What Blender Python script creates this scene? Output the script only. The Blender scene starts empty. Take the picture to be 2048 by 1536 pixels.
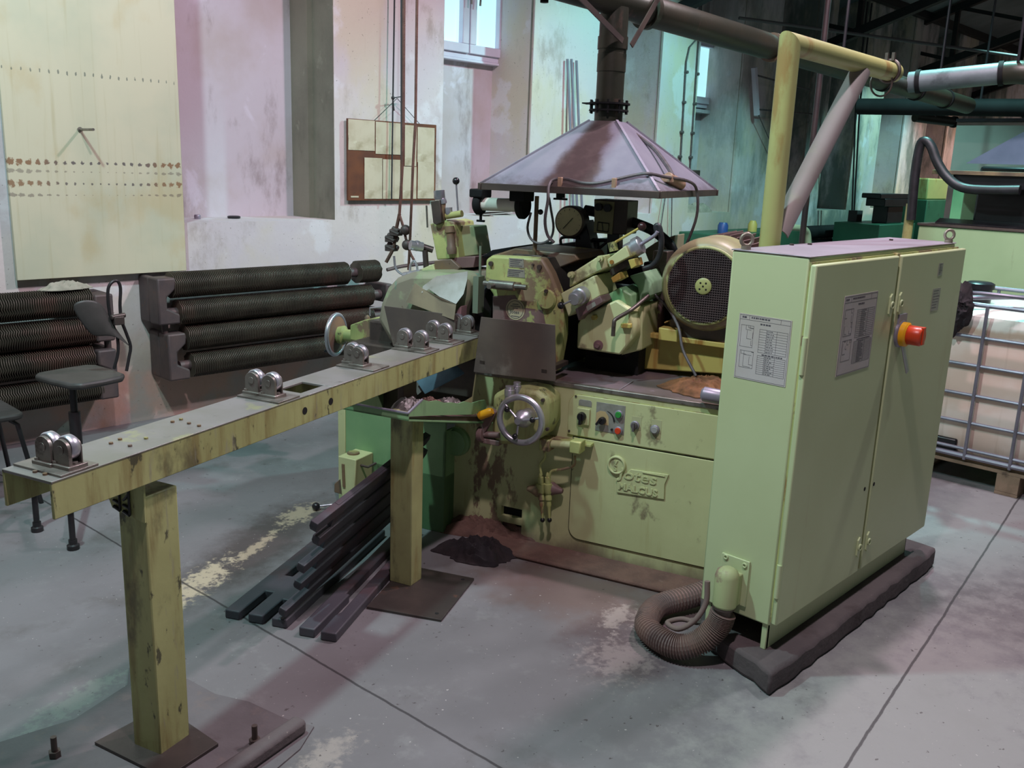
import bpy, math, random
from mathutils import Vector, Matrix, noise as mnoise
random.seed(7)
sc = bpy.context.scene
COL = sc.collection
PI = math.pi
# ------------------------------------------------------------------ camera model (2048 x 1536)
FPX, YAW, PITCH, ROLL = 1832.037, 0.75688603, 0.234404431, -0.0374868437
MANG, CH = 0.304741229, 1.70           # angle of the grinding line to the wall, eye height
fw = Vector((math.cos(YAW)*math.cos(PITCH), math.sin(YAW)*math.cos(PITCH), -math.sin(PITCH)))
rt0 = fw.cross(Vector((0, 0, 1))).normalized(); dn0 = fw.cross(rt0)
rt = rt0*math.cos(ROLL) + dn0*math.sin(ROLL); dn = dn0*math.cos(ROLL) - rt0*math.sin(ROLL)
CAMP = Vector((0, 0, CH))
cd = bpy.data.cameras.new('camera'); cam = bpy.data.objects.new('camera', cd); COL.objects.link(cam)
cd.sensor_width = 36; cd.lens = FPX/2048*36; cd.clip_end = 200; cd.clip_start = .05
cam.matrix_world = Matrix(((rt.x, -dn.x, -fw.x, CAMP.x), (rt.y, -dn.y, -fw.y, CAMP.y), (rt.z, -dn.z, -fw.z, CAMP.z), (0, 0, 0, 1)))
sc.camera = cam
MA = Vector((math.sin(MANG), -math.cos(MANG), 0)); MBV = Vector((math.cos(MANG), math.sin(MANG), 0))
# survey helpers: a sight line cut with a known plane of the hall
def _ray(u, v): return rt*((u-1024)/FPX) + dn*((v-768)/FPX) + fw
def _cut(u, v, n, d):
    r = _ray(u, v); return CAMP + r*((d - n.dot(CAMP))/n.dot(r))
def atz(u, v, z): return _cut(u, v, Vector((0, 0, 1)), z)
def atY(u, v, y): return _cut(u, v, Vector((0, 1, 0)), y)
def atX(u, v, x): return _cut(u, v, Vector((1, 0, 0)), x)
def toM(p): return Vector((p.dot(MA), p.dot(MBV), p.z))
def atb(u, v, b): return toM(_cut(u, v, MBV, b))
def ata(u, v, a): return toM(_cut(u, v, MA, a))
def mz(u, v, z): return toM(atz(u, v, z))
def fromM(p): return MA*p[0] + MBV*p[1] + Vector((0, 0, p[2]))
ROT = {'W': 0.0, 'M': MANG - PI/2}
# ------------------------------------------------------------------ mesh builder
class MB:
    def __init__(s): s.v = []; s.f = []
    def add(s, vs, fs, M=None):
        o = len(s.v)
        s.v += [tuple(M @ Vector(p)) if M else tuple(p) for p in vs]
        s.f += [tuple(i+o for i in f) for f in fs]; return s
    def box(s, x0, x1, y0, y1, z0, z1, M=None):
        return s.add([(x0,y0,z0),(x1,y0,z0),(x1,y1,z0),(x0,y1,z0),(x0,y0,z1),(x1,y0,z1),(x1,y1,z1),(x0,y1,z1)],
                     [(3,2,1,0),(4,5,6,7),(0,1,5,4),(1,2,6,5),(2,3,7,6),(3,0,4,7)], M)
    def bar(s, p0, p1, w, h, up=(0,0,1)):
        p0, p1 = Vector(p0), Vector(p1); d = (p1-p0); L = d.length; d.normalize()
        u = Vector(up); sd = d.cross(u)
        if sd.length < 1e-4: u = Vector((0,1,0)); sd = d.cross(u)
        sd.normalize(); u = sd.cross(d)
        M = Matrix(((d.x,sd.x,u.x,p0.x),(d.y,sd.y,u.y,p0.y),(d.z,sd.z,u.z,p0.z),(0,0,0,1)))
        return s.box(0, L, -w/2, w/2, -h/2, h/2, M)
    @staticmethod
    def frame(p0, p1):
        p0, p1 = Vector(p0), Vector(p1); d = (p1-p0).normalized()
        u = Vector((0,0,1)) if abs(d.z) < .9 else Vector((1,0,0))
        a = d.cross(u).normalized(); b = a.cross(d); return p0, d, a, b, (p1-p0).length
    def lathe(s, p0, p1, prof, n=24, cap=True):
        p, d, a, b, L = MB.frame(p0, p1); vs = []; fs = []
        for t, r in prof:
            for k in range(n):
                g = 2*PI*k/n; vs.append(p + d*t + a*(r*math.cos(g)) + b*(r*math.sin(g)))
        for i in range(len(prof)-1):
            for k in range(n):
                k2 = (k+1) % n; fs.append((i*n+k, i*n+k2, (i+1)*n+k2, (i+1)*n+k))
        if cap:
            fs.append(tuple(range(n-1, -1, -1))); m = (len(prof)-1)*n; fs.append(tuple(range(m, m+n)))
        return s.add(vs, fs)
    def cyl(s, p0, p1, r, r1=None, n=24):
        L = (Vector(p1)-Vector(p0)).length
        return s.lathe(p0, p1, [(0, r), (L, r if r1 is None else r1)], n)
    def tube(s, pts, r, n=10, sub=1, closed=False):
        P = [Vector(p) for p in pts]
        if sub > 1 and len(P) > 2:
            Q = []; m = len(P)
            for i in range(m if closed else m-1):
                p0 = P[i-1] if (i > 0 or closed) else P[0]*2-P[1]; p1 = P[i]; p2 = P[(i+1) % m]
                p3 = P[(i+2) % m] if (i+2 < m or closed) else p2*2-p1
                for k in range(sub):
                    t = k/sub; Q.append(.5*((2*p1)+(p2-p0)*t+(2*p0-5*p1+4*p2-p3)*t*t+(3*p1-p0-3*p2+p3)*t**3))
            if not closed: Q.append(P[-1])
            P = Q
        m = len(P); vs = []; fs = []; up = None
        for i in range(m):
            d = (P[(i+1) % m]-P[i-1]) if closed else (P[min(i+1, m-1)]-P[max(i-1, 0)])
            d.normalize()
            if up is None: up = Vector((0,0,1)) if abs(d.z) < .9 else Vector((1,0,0))
            a = d.cross(up)
            if a.length < 1e-5: a = d.orthogonal()
            a.normalize(); b = a.cross(d); up = b
            rr = r[i] if isinstance(r, list) else (r(i/(m-1)) if callable(r) else r)
            for k in range(n):
                g = 2*PI*k/n; vs.append(P[i]+a*(rr*math.cos(g))+b*(rr*math.sin(g)))
        for i in range(m if closed else m-1):
            j = (i+1) % m
            for k in range(n): fs.append((i*n+k, i*n+(k+1) % n, j*n+(k+1) % n, j*n+k))
        if not closed:
            fs.append(tuple(range(n-1, -1, -1))); fs.append(tuple(range((m-1)*n, m*n)))
        return s.add(vs, fs)
    def torus(s, c, ax, R, r, n=36, k=10):
        c = Vector(c); p, d, a, b, L = MB.frame(c, c+Vector(ax))
        return s.tube([c+a*(R*math.cos(2*PI*i/n))+b*(R*math.sin(2*PI*i/n)) for i in range(n)], r, k, closed=True)
    def sphere(s, c, r, n=16, sz=1.0):
        m = n//2
        return s.lathe(Vector(c)-Vector((0,0,r*sz)), Vector(c)+Vector((0,0,r*sz)),
                       [(r*sz*(1-math.cos(PI*i/m)), max(r*math.sin(PI*i/m), r*.02)) for i in range(m+1)], n)
    def prism(s, poly, ax, c0, c1, M=None):
        n = len(poly)
        f = {'y': lambda p, c: (p[0], c, p[1]), 'z': lambda p, c: (p[0], p[1], c), 'x': lambda p, c: (c, p[0], p[1])}[ax]
        vs = [f(p, c0) for p in poly] + [f(p, c1) for p in poly]
        fs = [tuple(range(n)), tuple(range(2*n-1, n-1, -1))] + [(i, n+i, n+(i+1) % n, (i+1) % n) for i in range(n)]
        return s.add(vs, fs, M)
    def hex(s, bot, top):
        return s.add(list(bot)+list(top), [(3,2,1,0),(4,5,6,7),(0,1,5,4),(1,2,6,5),(2,3,7,6),(3,0,4,7)])
    def sheet(s, pts, t, nrm):
        n = len(pts); nv = Vector(nrm)*t
        vs = [Vector(p) for p in pts]+[Vector(p)+nv for p in pts]
        return s.add(vs, [tuple(range(n)), tuple(range(2*n-1, n-1, -1))]+[(i, (i+1) % n, n+(i+1) % n, n+i) for i in range(n)])
    def text(s, body, size, ext, M, bold=0.0, sx=1.0, shear=0.0):
        cu = bpy.data.curves.new('t', 'FONT'); cu.body = body; cu.size = size; cu.extrude = ext; cu.offset = bold; cu.shear = shear
        cu.resolution_u = 3
        o = bpy.data.objects.new('t', cu); me = bpy.data.meshes.new_from_object(o)
        S = Matrix.Diagonal((sx, 1, 1, 1))
        s.add([v.co.copy() for v in me.vertices], [tuple(p.vertices) for p in me.polygons], M @ S)
        bpy.data.objects.remove(o); bpy.data.curves.remove(cu); bpy.data.meshes.remove(me); return s
def rrect(x0, x1, y0, y1, r=(0,0,0,0), n=6):
    """rounded rectangle, radii at (x0y0, x1y0, x1y1, x0y1)"""
    out = []
    for (cx, cy, rr, a0) in ((x0, y0, r[0], PI), (x1, y0, r[1], 1.5*PI), (x1, y1, r[2], 0), (x0, y1, r[3], .5*PI)):
        if rr <= 0: out.append((cx, cy)); continue
        ox = cx+rr if cx == x0 else cx-rr; oy = cy+rr if cy == y0 else cy-rr
        for k in range(n+1): g = a0+.5*PI*k/n; out.append((ox+rr*math.cos(g), oy+rr*math.sin(g)))
    return out
# ------------------------------------------------------------------ objects
OFF = {}; FRM = {}
def mesh(name, mb, mat, off, bevel=0.0, smooth=40):
    me = bpy.data.meshes.new(name)
    me.from_pydata([(x-off[0], y-off[1], z-off[2]) for x, y, z in mb.v], [], mb.f)
    import bmesh
    bm = bmesh.new(); bm.from_mesh(me); bmesh.ops.recalc_face_normals(bm, faces=bm.faces)
    bm.to_mesh(me); bm.free()
    if smooth:
        me.shade_smooth(); me.set_sharp_from_angle(angle=math.radians(smooth))
    me.materials.append(mat)
    return me
def link(name, me, bevel=0.0):
    o = bpy.data.objects.new(name, me); COL.objects.link(o)
    if bevel:
        b = o.modifiers.new('bevel', 'BEVEL'); b.width = bevel; b.segments = 2; b.limit_method = 'ANGLE'; b.angle_limit = .7; b.harden_normals = False
    return o
def tag(o, label=None, cat=None, group=None, kind=None):
    if label: o['label'] = label
    if cat: o['category'] = cat
    if group: o['group'] = group
    if kind: o['kind'] = kind
    return o
def thing(name, label, cat, loc, F='W', group=None):
    o = bpy.data.objects.new(name, None); COL.objects.link(o); o.empty_display_size = .05
    l = Vector(loc); o.location = fromM(l) if F == 'M' else l; o.rotation_euler = (0, 0, ROT[F])
    OFF[o.name] = l; FRM[o.name] = F
    return tag(o, label, cat, group)
def part(name, mb, mat, par, bevel=0.0, label=None, smooth=40, kind=None):
    off = OFF[par.name]; o = link(name, mesh(name, mb, mat, off, bevel, smooth), bevel)
    o.parent = par; OFF[o.name] = off; FRM[o.name] = FRM[par.name]
    return tag(o, label, kind=kind)
def single(name, mb, mat, label, cat, loc, F='W', group=None, bevel=0.0, smooth=40, kind=None):
    l = Vector(loc); o = link(name, mesh(name, mb, mat, l, bevel, smooth), bevel)
    o.location = fromM(l) if F == 'M' else l; o.rotation_euler = (0, 0, ROT[F])
    OFF[o.name] = l; FRM[o.name] = F
    return tag(o, label, cat, group, kind)
def struct(name, mb, mat, bevel=0.0, smooth=40, F='W'):
    o = link(name, mesh(name, mb, mat, (0,0,0), bevel, smooth), bevel); o.rotation_euler = (0,0,ROT[F]); o['kind'] = 'structure'
    OFF[o.name] = Vector((0,0,0)); FRM[o.name] = F
    return o
def copy_thing(root, dloc, label=None, group=None, rz=None, only=None):
    r = root.copy(); COL.objects.link(r); r.location = root.location + Vector(dloc)
    if rz is not None: r.rotation_euler = (0, 0, rz)
    if label: r['label'] = label
    if group: r['group'] = group
    for ch in list(root.children):
        c = ch.copy(); COL.objects.link(c); c.parent = r
        for g in list(ch.children):
            d = g.copy(); COL.objects.link(d); d.parent = c
    return r
# ------------------------------------------------------------------ materials
def lin(h):
    h = h.lstrip('#'); c = [int(h[i:i+2], 16)/255 for i in (0, 2, 4)]
    return tuple(x/12.92 if x <= .04045 else ((x+.055)/1.055)**2.4 for x in c)+(1,)
class NT:
    def __init__(s, name):
        s.m = bpy.data.materials.new(name); s.m.use_nodes = True; s.t = s.m.node_tree
        s.b = s.t.nodes['Principled BSDF']; s.co = s.t.nodes.new('ShaderNodeTexCoord').outputs['Object']
    def n(s, typ, **k):
        x = s.t.nodes.new(typ)
        for a, b in k.items(): setattr(x, a, b)
        return x
    def l(s, a, b): s.t.links.new(a, b)
    def val(s, sock, v):
        if hasattr(v, 'is_linked') or isinstance(v, bpy.types.NodeSocket): s.l(v, sock)
        else: sock.default_value = v
    def math(s, op, a, b=0.0, c=None, clamp=False):
        x = s.n('ShaderNodeMath', operation=op, use_clamp=clamp); s.val(x.inputs[0], a); s.val(x.inputs[1], b)
        if c is not None: s.val(x.inputs[2], c)
        return x.outputs[0]
    def map(s, scale=(1,1,1), loc=(0,0,0), rot=(0,0,0), src=None):
        x = s.n('ShaderNodeMapping'); s.l(src or s.co, x.inputs[0]); x.inputs['Scale'].default_value = scale
        x.inputs['Location'].default_value = loc; x.inputs['Rotation'].default_value = rot; return x.outputs[0]
    def noise(s, scale=(5,5,5), detail=4, rough=.55, loc=None, dist=0.0):
        x = s.n('ShaderNodeTexNoise'); x.inputs['Scale'].default_value = 1; x.inputs['Detail'].default_value = detail
        x.inputs['Roughness'].default_value = rough; x.inputs['Distortion'].default_value = dist
        if isinstance(scale, (int, float)): scale = (scale,)*3
        s.l(s.map(scale, loc or tuple(random.uniform(0, 40) for _ in range(3))), x.inputs['Vector']); return x.outputs['Fac']
    def step(s, f, lo, hi):
        x = s.n('ShaderNodeMapRange', interpolation_type='SMOOTHSTEP'); s.l(f, x.inputs[0])
        x.inputs[1].default_value = lo; x.inputs[2].default_value = hi; return x.outputs[0]
    def mix(s, f, a, b):
        x = s.n('ShaderNodeMix', data_type='RGBA'); s.val(x.inputs[0], f); s.val(x.inputs[6], a); s.val(x.inputs[7], b); return x.outputs[2]
    def blob(s, cx, cy, rx, ry, ang=0.0, soft=.5, axes='xy'):
        v = s.n('ShaderNodeVectorMath', operation='SUBTRACT'); s.l(s.co, v.inputs[0])
        v.inputs[1].default_value = (cx, cy, 0) if axes == 'xy' else (cx, 0, cy)
        r = s.n('ShaderNodeVectorRotate', rotation_type='Z_AXIS' if axes == 'xy' else 'Y_AXIS'); s.l(v.outputs[0], r.inputs['Vector']); r.inputs['Angle'].default_value = -ang
        g = s.n('ShaderNodeVectorMath', operation='MULTIPLY'); s.l(r.outputs[0], g.inputs[0])
        g.inputs[1].default_value = (1/rx, 1/ry, 0) if axes == 'xy' else (1/rx, 0, 1/ry)
        ln = s.n('ShaderNodeVectorMath', operation='LENGTH'); s.l(g.outputs[0], ln.inputs[0])
        return ln.outputs['Value']
    def out(s, color, rough=.6, metal=0.0, bump=None, bstr=.2, bdist=.01, spec=None):
        s.val(s.b.inputs['Base Color'], color); s.val(s.b.inputs['Roughness'], rough); s.b.inputs['Metallic'].default_value = metal
        if spec is not None: s.b.inputs['Specular IOR Level'].default_value = spec
        if bump is not None:
            x = s.n('ShaderNodeBump'); x.inputs['Strength'].default_value = bstr; x.inputs['Distance'].default_value = bdist
            s.l(bump, x.inputs['Height']); s.l(x.outputs[0], s.b.inputs['Normal'])
        return s.m
def bedpaint(name):
    t = NT(name); c = t.mix(t.step(t.noise(2.2, 5), .35, .68), lin('#C2C594'), lin('#B4B684'))
    x = t.n('ShaderNodeSeparateXYZ'); t.l(t.co, x.inputs[0])
    c = t.mix(t.math('MULTIPLY', t.step(t.noise((14,14,1.0), 6, .62), .54, .74), .55), c, lin('#9A8348'))
    left = t.step(x.outputs[0], -.05, -.45)
    c = t.mix(t.math('MULTIPLY', t.math('MULTIPLY', left, t.step(t.noise((9,9,4), 7, .65), .54, .60)), .85), c, lin('#6E4E48'))
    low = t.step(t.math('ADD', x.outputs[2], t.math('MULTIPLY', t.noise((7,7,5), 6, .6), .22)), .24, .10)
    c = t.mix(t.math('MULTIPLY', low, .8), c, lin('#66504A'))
    up = t.step(t.math('SUBTRACT', x.outputs[2], t.math('MULTIPLY', t.noise((9,9,6), 6, .6), .12)), .66, .76)
    c = t.mix(t.math('MULTIPLY', up, .45), c, lin('#7C7050'))
    return t.out(c, .48, 0, t.noise(40, 4), .05)
def surf(name, base, var=None, vs=3.0, stains=(), rough=.6, metal=0.0, bump=0.0, bs=40, rvar=0.0, spec=None):
    """painted / metal surface: soft tone variation plus dirt and wear layers (colour, scale, lo, hi, strength)"""
    t = NT(name); c = lin(base)
    if var: c = t.mix(t.step(t.noise(vs, 5), .35, .68), c, lin(var))
    for (col, scl, lo, hi, k) in stains:
        f = t.math('MULTIPLY', t.step(t.noise(scl, 6, .62), lo, hi), k); c = t.mix(f, c, lin(col))
    r = rough
    if rvar: r = t.math('MULTIPLY_ADD', t.noise(vs*4, 4), rvar, rough-rvar/2)
    return t.out(c, r, metal, t.noise(bs, 4) if bump else None, bump, spec=spec)
GREEN = surf('green_machine_paint', '#C2C594', '#B6B888', 2.2, [('#9A8A55', (14,14,1.1), .56, .75, .55), ('#6A5A48', (7,7,5), .62, .70, .7), ('#4A4038', (26,26,20), .68, .73, .8)], .48, bump=.05)
BEDP = bedpaint('green_bed_paint')
GREENC = surf('cabinet_green_paint', '#BEC99C', '#B8C294', 1.6, [('#A39A6A', (9,9,.9), .62, .82, .35), ('#7F7A56', (5,5,4), .68, .78, .35)], .42, bump=.02)
GREENW = surf('worn_green_paint', '#B5B877', '#98A065', 4, [('#7A5E52', (5,5,5), .52, .57, .85), ('#8E6A48', (16,16,5), .60, .68, .8), ('#453A33', (22,22,16), .66, .72, .8)], .5, bump=.1)
GREENB = surf('beam_green_paint', '#A9AC74', '#9C9E68', 3, [('#7C6C40', (16,16,2.0), .46, .66, .7), ('#4A4434', (7,7,4), .54, .68, .65), ('#34322A', (22,22,10), .60, .66, .85), ('#8C8A78', (30,30,4), .60, .68, .5)], .5, bump=.06)
POSTB = surf('stained_post_paint', '#A2A470', '#8E8C60', 3, [('#7A6438', (9,9,1.2), .48, .64, .75), ('#3E382C', (6,6,2.2), .54, .68, .85), ('#B4A05A', (12,12,3), .62, .7, .5)], .5, bump=.06)
GREEND = surf('green_sheet_paint', '#7FA173', '#6F9468', 3, [('#4E5A48', (12,12,2), .58, .75, .6), ('#54463C', (9,9,9), .66, .72, .7)], .5, bump=.05)
GREENX = surf('far_machine_green_paint', '#A2BE90', '#98B486', 2, [('#6A6A4C', (6,6,1), .62, .72, .7)], .5)
GREENK = surf('dark_green_paint', '#245640', '#2C6048', 3, [('#25312B', 6, .6, .7, .7)], .5)
RUSTY = surf('rust_stained_yellow_paint', '#B9A857', '#B0A15A', 3, [('#8A5A1E', (9,9,.8), .50, .62, .9), ('#4A3A26', (14,14,6), .66, .72, .8)], .5, bump=.05)
YPIPE = surf('yellow_green_pipe_paint', '#A9AA6C', '#9EA068', 2.5, [('#8E6C3A', (7,7,2.2), .56, .70, .75), ('#5E4A38', (20,20,12), .68, .73, .7)], .42, bump=.03)
STEELG = surf('grey_galvanised_steel', '#9A93A2', '#8A8492', 4, [('#4A3F3B', (5,5,3), .62, .74, .7)], .38, .35, bump=.03)
def hood_mat():
    t = NT('hood_sheet_metal'); c = t.mix(t.step(t.noise(5, 5), .35, .68), lin('#94929E'), lin('#888694'))
    x = t.n('ShaderNodeSeparateXYZ'); t.l(t.co, x.inputs[0])
    half = t.math('MULTIPLY_ADD', x.outputs[2], -.26, .135)          # drop pipe's shadow painted as a brown streak below the collar
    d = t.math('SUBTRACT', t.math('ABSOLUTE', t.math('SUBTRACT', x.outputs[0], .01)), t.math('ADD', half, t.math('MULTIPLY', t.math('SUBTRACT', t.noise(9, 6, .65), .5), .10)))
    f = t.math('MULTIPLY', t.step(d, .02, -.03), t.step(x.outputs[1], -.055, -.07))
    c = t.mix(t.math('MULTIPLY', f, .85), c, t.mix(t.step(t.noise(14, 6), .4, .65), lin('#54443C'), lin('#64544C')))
    c = t.mix(t.math('MULTIPLY', t.step(t.noise((4,4,4), 6), .64, .76), .6), c, lin('#4A3B36'))
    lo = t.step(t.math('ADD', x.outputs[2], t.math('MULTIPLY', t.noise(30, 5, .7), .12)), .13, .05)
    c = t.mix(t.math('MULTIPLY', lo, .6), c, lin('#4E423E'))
    return t.out(c, .4, .25, t.noise(40, 4), .05)
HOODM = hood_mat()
DUCT = surf('dirty_olive_duct', '#2E3026', '#38352A', 4, [('#6A5048', (8,8,3), .62, .74, .5), ('#22241C', (6,6,6), .6, .7, .7)], .42, .3, bump=.06)
DUCTG = surf('dusty_grey_duct', '#6E7A7C', '#5C6668', 5, [('#2F3838', (4,4,4), .56, .7, .6)], .5, .3, bump=.06)
BLKDUCT = surf('black_duct', '#121314', '#191A1B', 4, [], .75, .0, bump=.04, spec=.2)
DARKST = surf('dark_oily_steel', '#4E4542', '#62564F', 5, [('#8A8178', (9,9,9), .62, .74, .5), ('#241F1D', (6,6,6), .58, .7, .7)], .42, .45, bump=.08)
SPLASH = surf('smeared_splash_plate', '#5E5450', '#6C6058', 4, [('#9A9288', (5,5,4), .56, .72, .6), ('#3A302C', (3,3,3), .56, .7, .6)], .45, .3, bump=.06)
TABLE = surf('oily_steel_table', '#7C6E72', '#6B625E', 4, [('#5A3A2C', (4,4,4), .52, .66, .8), ('#A098A4', (7,7,7), .64, .72, .6)], .4, .3, bump=.08)
STEEL = surf('worn_bare_steel', '#8C857E', '#736C66', 14, [('#4A3F38', (18,18,18), .56, .68, .7)], .38, .6, bump=.05)
CHROME = surf('polished_steel', '#C4C2CA', '#A9A6AE', 9, [('#6A625C', (20,20,20), .64, .72, .5)], .34, .75)
BRIGHT = surf('bright_sheet_metal', '#D6D2CE', '#BEB9B0', 7, [('#8A8174', (9,9,9), .6, .74, .6)], .3, .5, bump=.05)
BLACK = surf('black_plastic', '#17161A', '#201E22', 8, [], .3)
RUBBER = surf('black_rubber_hose', '#1B1B1D', '#26262A', 12, [], .45)
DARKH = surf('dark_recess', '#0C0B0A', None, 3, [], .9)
BROWNW = surf('brown_worn_casting', '#7A6248', '#6A5A50', 6, [('#9C9A62', (5,5,5), .56, .62, .8), ('#2E2622', (12,12,12), .64, .7, .8)], .5, .1, bump=.1)
MAUVE = surf('bare_primer_brown', '#6E5654', '#7C6460', 6, [('#A3A86A', (6,6,6), .60, .64, .9), ('#3A2E2C', (15,15,15), .64, .7, .7)], .55, bump=.08)
FIN = surf('grimy_fin_iron', '#5C5247', '#4A423A', 6, [('#6C4A42', (2,2,2), .56, .68, .6), ('#8A8070', (40,40,40), .66, .72, .6)], .5, .4)
BRACK = surf('dark_brown_bracket_iron', '#4E4344', '#5C4C4A', 8, [('#7A4A34', (12,12,12), .62, .7, .6)], .55, .2, bump=.1)
CASTB = surf('dark_grey_slotted_bar', '#3C3B42', '#47444A', 4, [('#4C3436', (2.2,2.2,2.2), .50, .62, .75), ('#6A6468', (30,30,30), .68, .73, .4)], .6, bump=.1)
PINK = surf('reddish_machine_slab', '#7A5C5E', '#6A5050', 5, [('#A89A98', (9,9,9), .62, .7, .4)], .5)
NAME = surf('stamped_name_plate', '#9A9488', '#A8A294', 14, [('#6A645A', (30,30,80), .56, .62, .5)], .4, .4)
PAPER = surf('grey_printed_sheet', '#BDB6B4', '#B4ACA4', 6, [('#BFA98C', (3,3,3), .60, .75, .5)], .55)
INK = surf('printed_ink', '#4E4A50', None, 3, [], .7)
PAPERC = surf('stained_cream_paper', '#C4B69E', '#B2A288', 7, [('#857550', (5,5,7), .55, .72, .55), ('#D8D2B8', (9,9,14), .58, .7, .6)], .8)
WOODB = surf('brown_board', '#6E3C22', '#5A3020', 6, [('#3A2622', (7,7,7), .60, .70, .8)], .55)
GAUGEF = surf('cream_dial', '#DCD0A4', '#CCC096', 8, [], .5)
RED = surf('red_plastic', '#D0401E', '#C8421F', 6, [], .35)
YEL = surf('yellow_plastic', '#E2A21A', '#D8981C', 6, [], .35)
GRNB = surf('green_button_plastic', '#2F8A3C', None, 3, [], .35)
GREYB = surf('grey_button_plastic', '#9A9896', None, 3, [], .35)
SEAM = surf('door_gap', '#A89A6E', '#93855A', 4, [], .6)
ORRAG = surf('brown_oily_cloth', '#7C5232', '#5E3E26', 14, [('#3A2A20', (18,18,18), .58, .7, .7)], .9, bump=.3)
BLRAG = surf('black_cloth', '#262024', '#302628', 14, [('#1A1618', (9,9,9), .5, .65, .6)], .95, bump=.3, bs=300)
WRAG = surf('pale_cloth', '#A69E90', '#8E8A7C', 14, [], .95, bump=.3)
ROPE = surf('rusty_rope', '#6A463C', '#57382F', 20, [], .7, bump=.4, bs=200)
CORD = surf('dark_cord', '#2C2C2E', None, 3, [], .7)
LEATH = surf('grey_black_seat_vinyl', '#3A3836', '#454240', 8, [('#6A645C', (5,5,5), .6, .75, .3)], .5, bump=.08)
STOOLM = surf('dark_stool_iron', '#302E30', '#3A3638', 10, [], .4, .5)
CONCD = surf('dirt_covered_concrete', '#5C5252', '#4E4546', 5, [('#423636', (3,3,3), .52, .66, .7), ('#8A7E76', (40,40,40), .68, .73, .6)], .9, bump=.4, bs=30)
DIRT = surf('brown_dirt', '#70544A', '#5E463F', 9, [('#7A6258', (30,30,30), .62, .7, .6)], .95, bump=.6, bs=45)
PLATE = surf('dark_floor_plate', '#3E3835', '#4A423E', 5, [('#6A4A3C', (8,8,8), .6, .7, .6), ('#8C8480', (25,25,25), .69, .73, .5)], .45, .3, bump=.1)
CAGE = surf('galvanised_cage_tube', '#84828E', '#76747E', 12, [], .4, .5)
PALW = surf('pallet_wood', '#8A7460', '#73604E', 8, [('#3A2E26', (6,6,6), .6, .7, .7)], .8, bump=.2)
WINF = surf('white_window_plastic', '#D8D2E0', '#CFC8D8', 5, [], .4)
LTUBE = surf('pale_lamp_glass', '#D8D2C8', '#CCC6BA', 8, [], .15)
GREYF = surf('grey_cable', '#5C5658', '#4C4648', 30, [('#8A7468', (20,20,20), .6, .7, .4)], .5)
CLAMP = surf('tan_cable_clamp', '#A98A72', '#8F735E', 20, [], .5)
BLUEP = surf('blue_plastic', '#2A4A86', None, 3, [], .4)
PLATW = surf('aluminium_label', '#9C9A92', '#8E8C82', 30, [], .4, .3)
# ------------------------------------------------------------------ setting materials
def wall_mat():
    t = NT('aged_plaster')
    c = t.mix(t.step(t.noise((.9,.9,1.2), 5), .38, .62), lin('#CEC2BE'), lin('#C8BCC0'))
    c = t.mix(t.math('MULTIPLY', t.step(t.noise((1.6,1.6,.9), 6), .47, .62), .65), c, lin('#C8BBA0'))
    c = t.mix(t.math('MULTIPLY', t.step(t.noise((2.2,2.2,1.1), 8, .68), .55, .68), .6), c, lin('#95857A'))
    c = t.mix(t.math('MULTIPLY', t.step(t.noise((2.2,2.2,2.2), 5), .58, .64), .65), c, lin('#D8D2D6'))
    c = t.mix(t.math('MULTIPLY', t.step(t.noise((13,13,1.0), 5), .62, .76), .22), c, lin('#948868'))
    x = t.n('ShaderNodeSeparateXYZ'); t.l(t.co, x.inputs[0])
    zz = t.math('ADD', x.outputs[2], t.math('MULTIPLY', t.noise((1.5,1.5,1.5), 5), .7))
    c = t.mix(t.math('MULTIPLY', t.step(zz, 1.15, .55), .75), c, t.mix(t.step(t.noise(3, 5), .42, .6), lin('#A67C68'), lin('#8C8076')))
    # mould and peeling further down the hall
    far = t.step(x.outputs[0], 8.6, 10.5)
    c = t.mix(t.math('MULTIPLY', t.math('MULTIPLY', far, t.step(t.noise((1.3,1.3,.5), 6, .65), .44, .60)), .85), c, lin('#56645F'))
    c = t.mix(t.math('MULTIPLY', t.step(t.noise(60, 2), .70, .74), .6), c, lin('#5A4A42'))
    return t.out(c, .9, 0, t.noise(9, 8, .65), .25, .02)
def reveal_mat():
    t = NT('lilac_niche_plaster')
    c = t.mix(t.step(t.noise((1.3,1.3,1.3), 5), .4, .62), lin('#C6BCC4'), lin('#BAACAC'))
    c = t.mix(t.math('MULTIPLY', t.step(t.noise((2.5,2.5,1.7), 6, .6, dist=.6), .58, .66), .75), c, lin('#D6CEDA'))
    c = t.mix(t.math('MULTIPLY', t.step(t.noise((3,3,1.2), 7, .65), .55, .70), .6), c, lin('#7C6A66'))
    x = t.n('ShaderNodeSeparateXYZ'); t.l(t.co, x.inputs[0])
    far = t.step(x.outputs[0], 8.6, 10.5)
    c = t.mix(t.math('MULTIPLY', t.math('MULTIPLY', far, t.step(t.noise((1.3,1.3,.5), 6, .65), .40, .58)), .9), c, lin('#34403E'))
    return t.out(c, .9, 0, t.noise(9, 8, .65), .25, .02)
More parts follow.
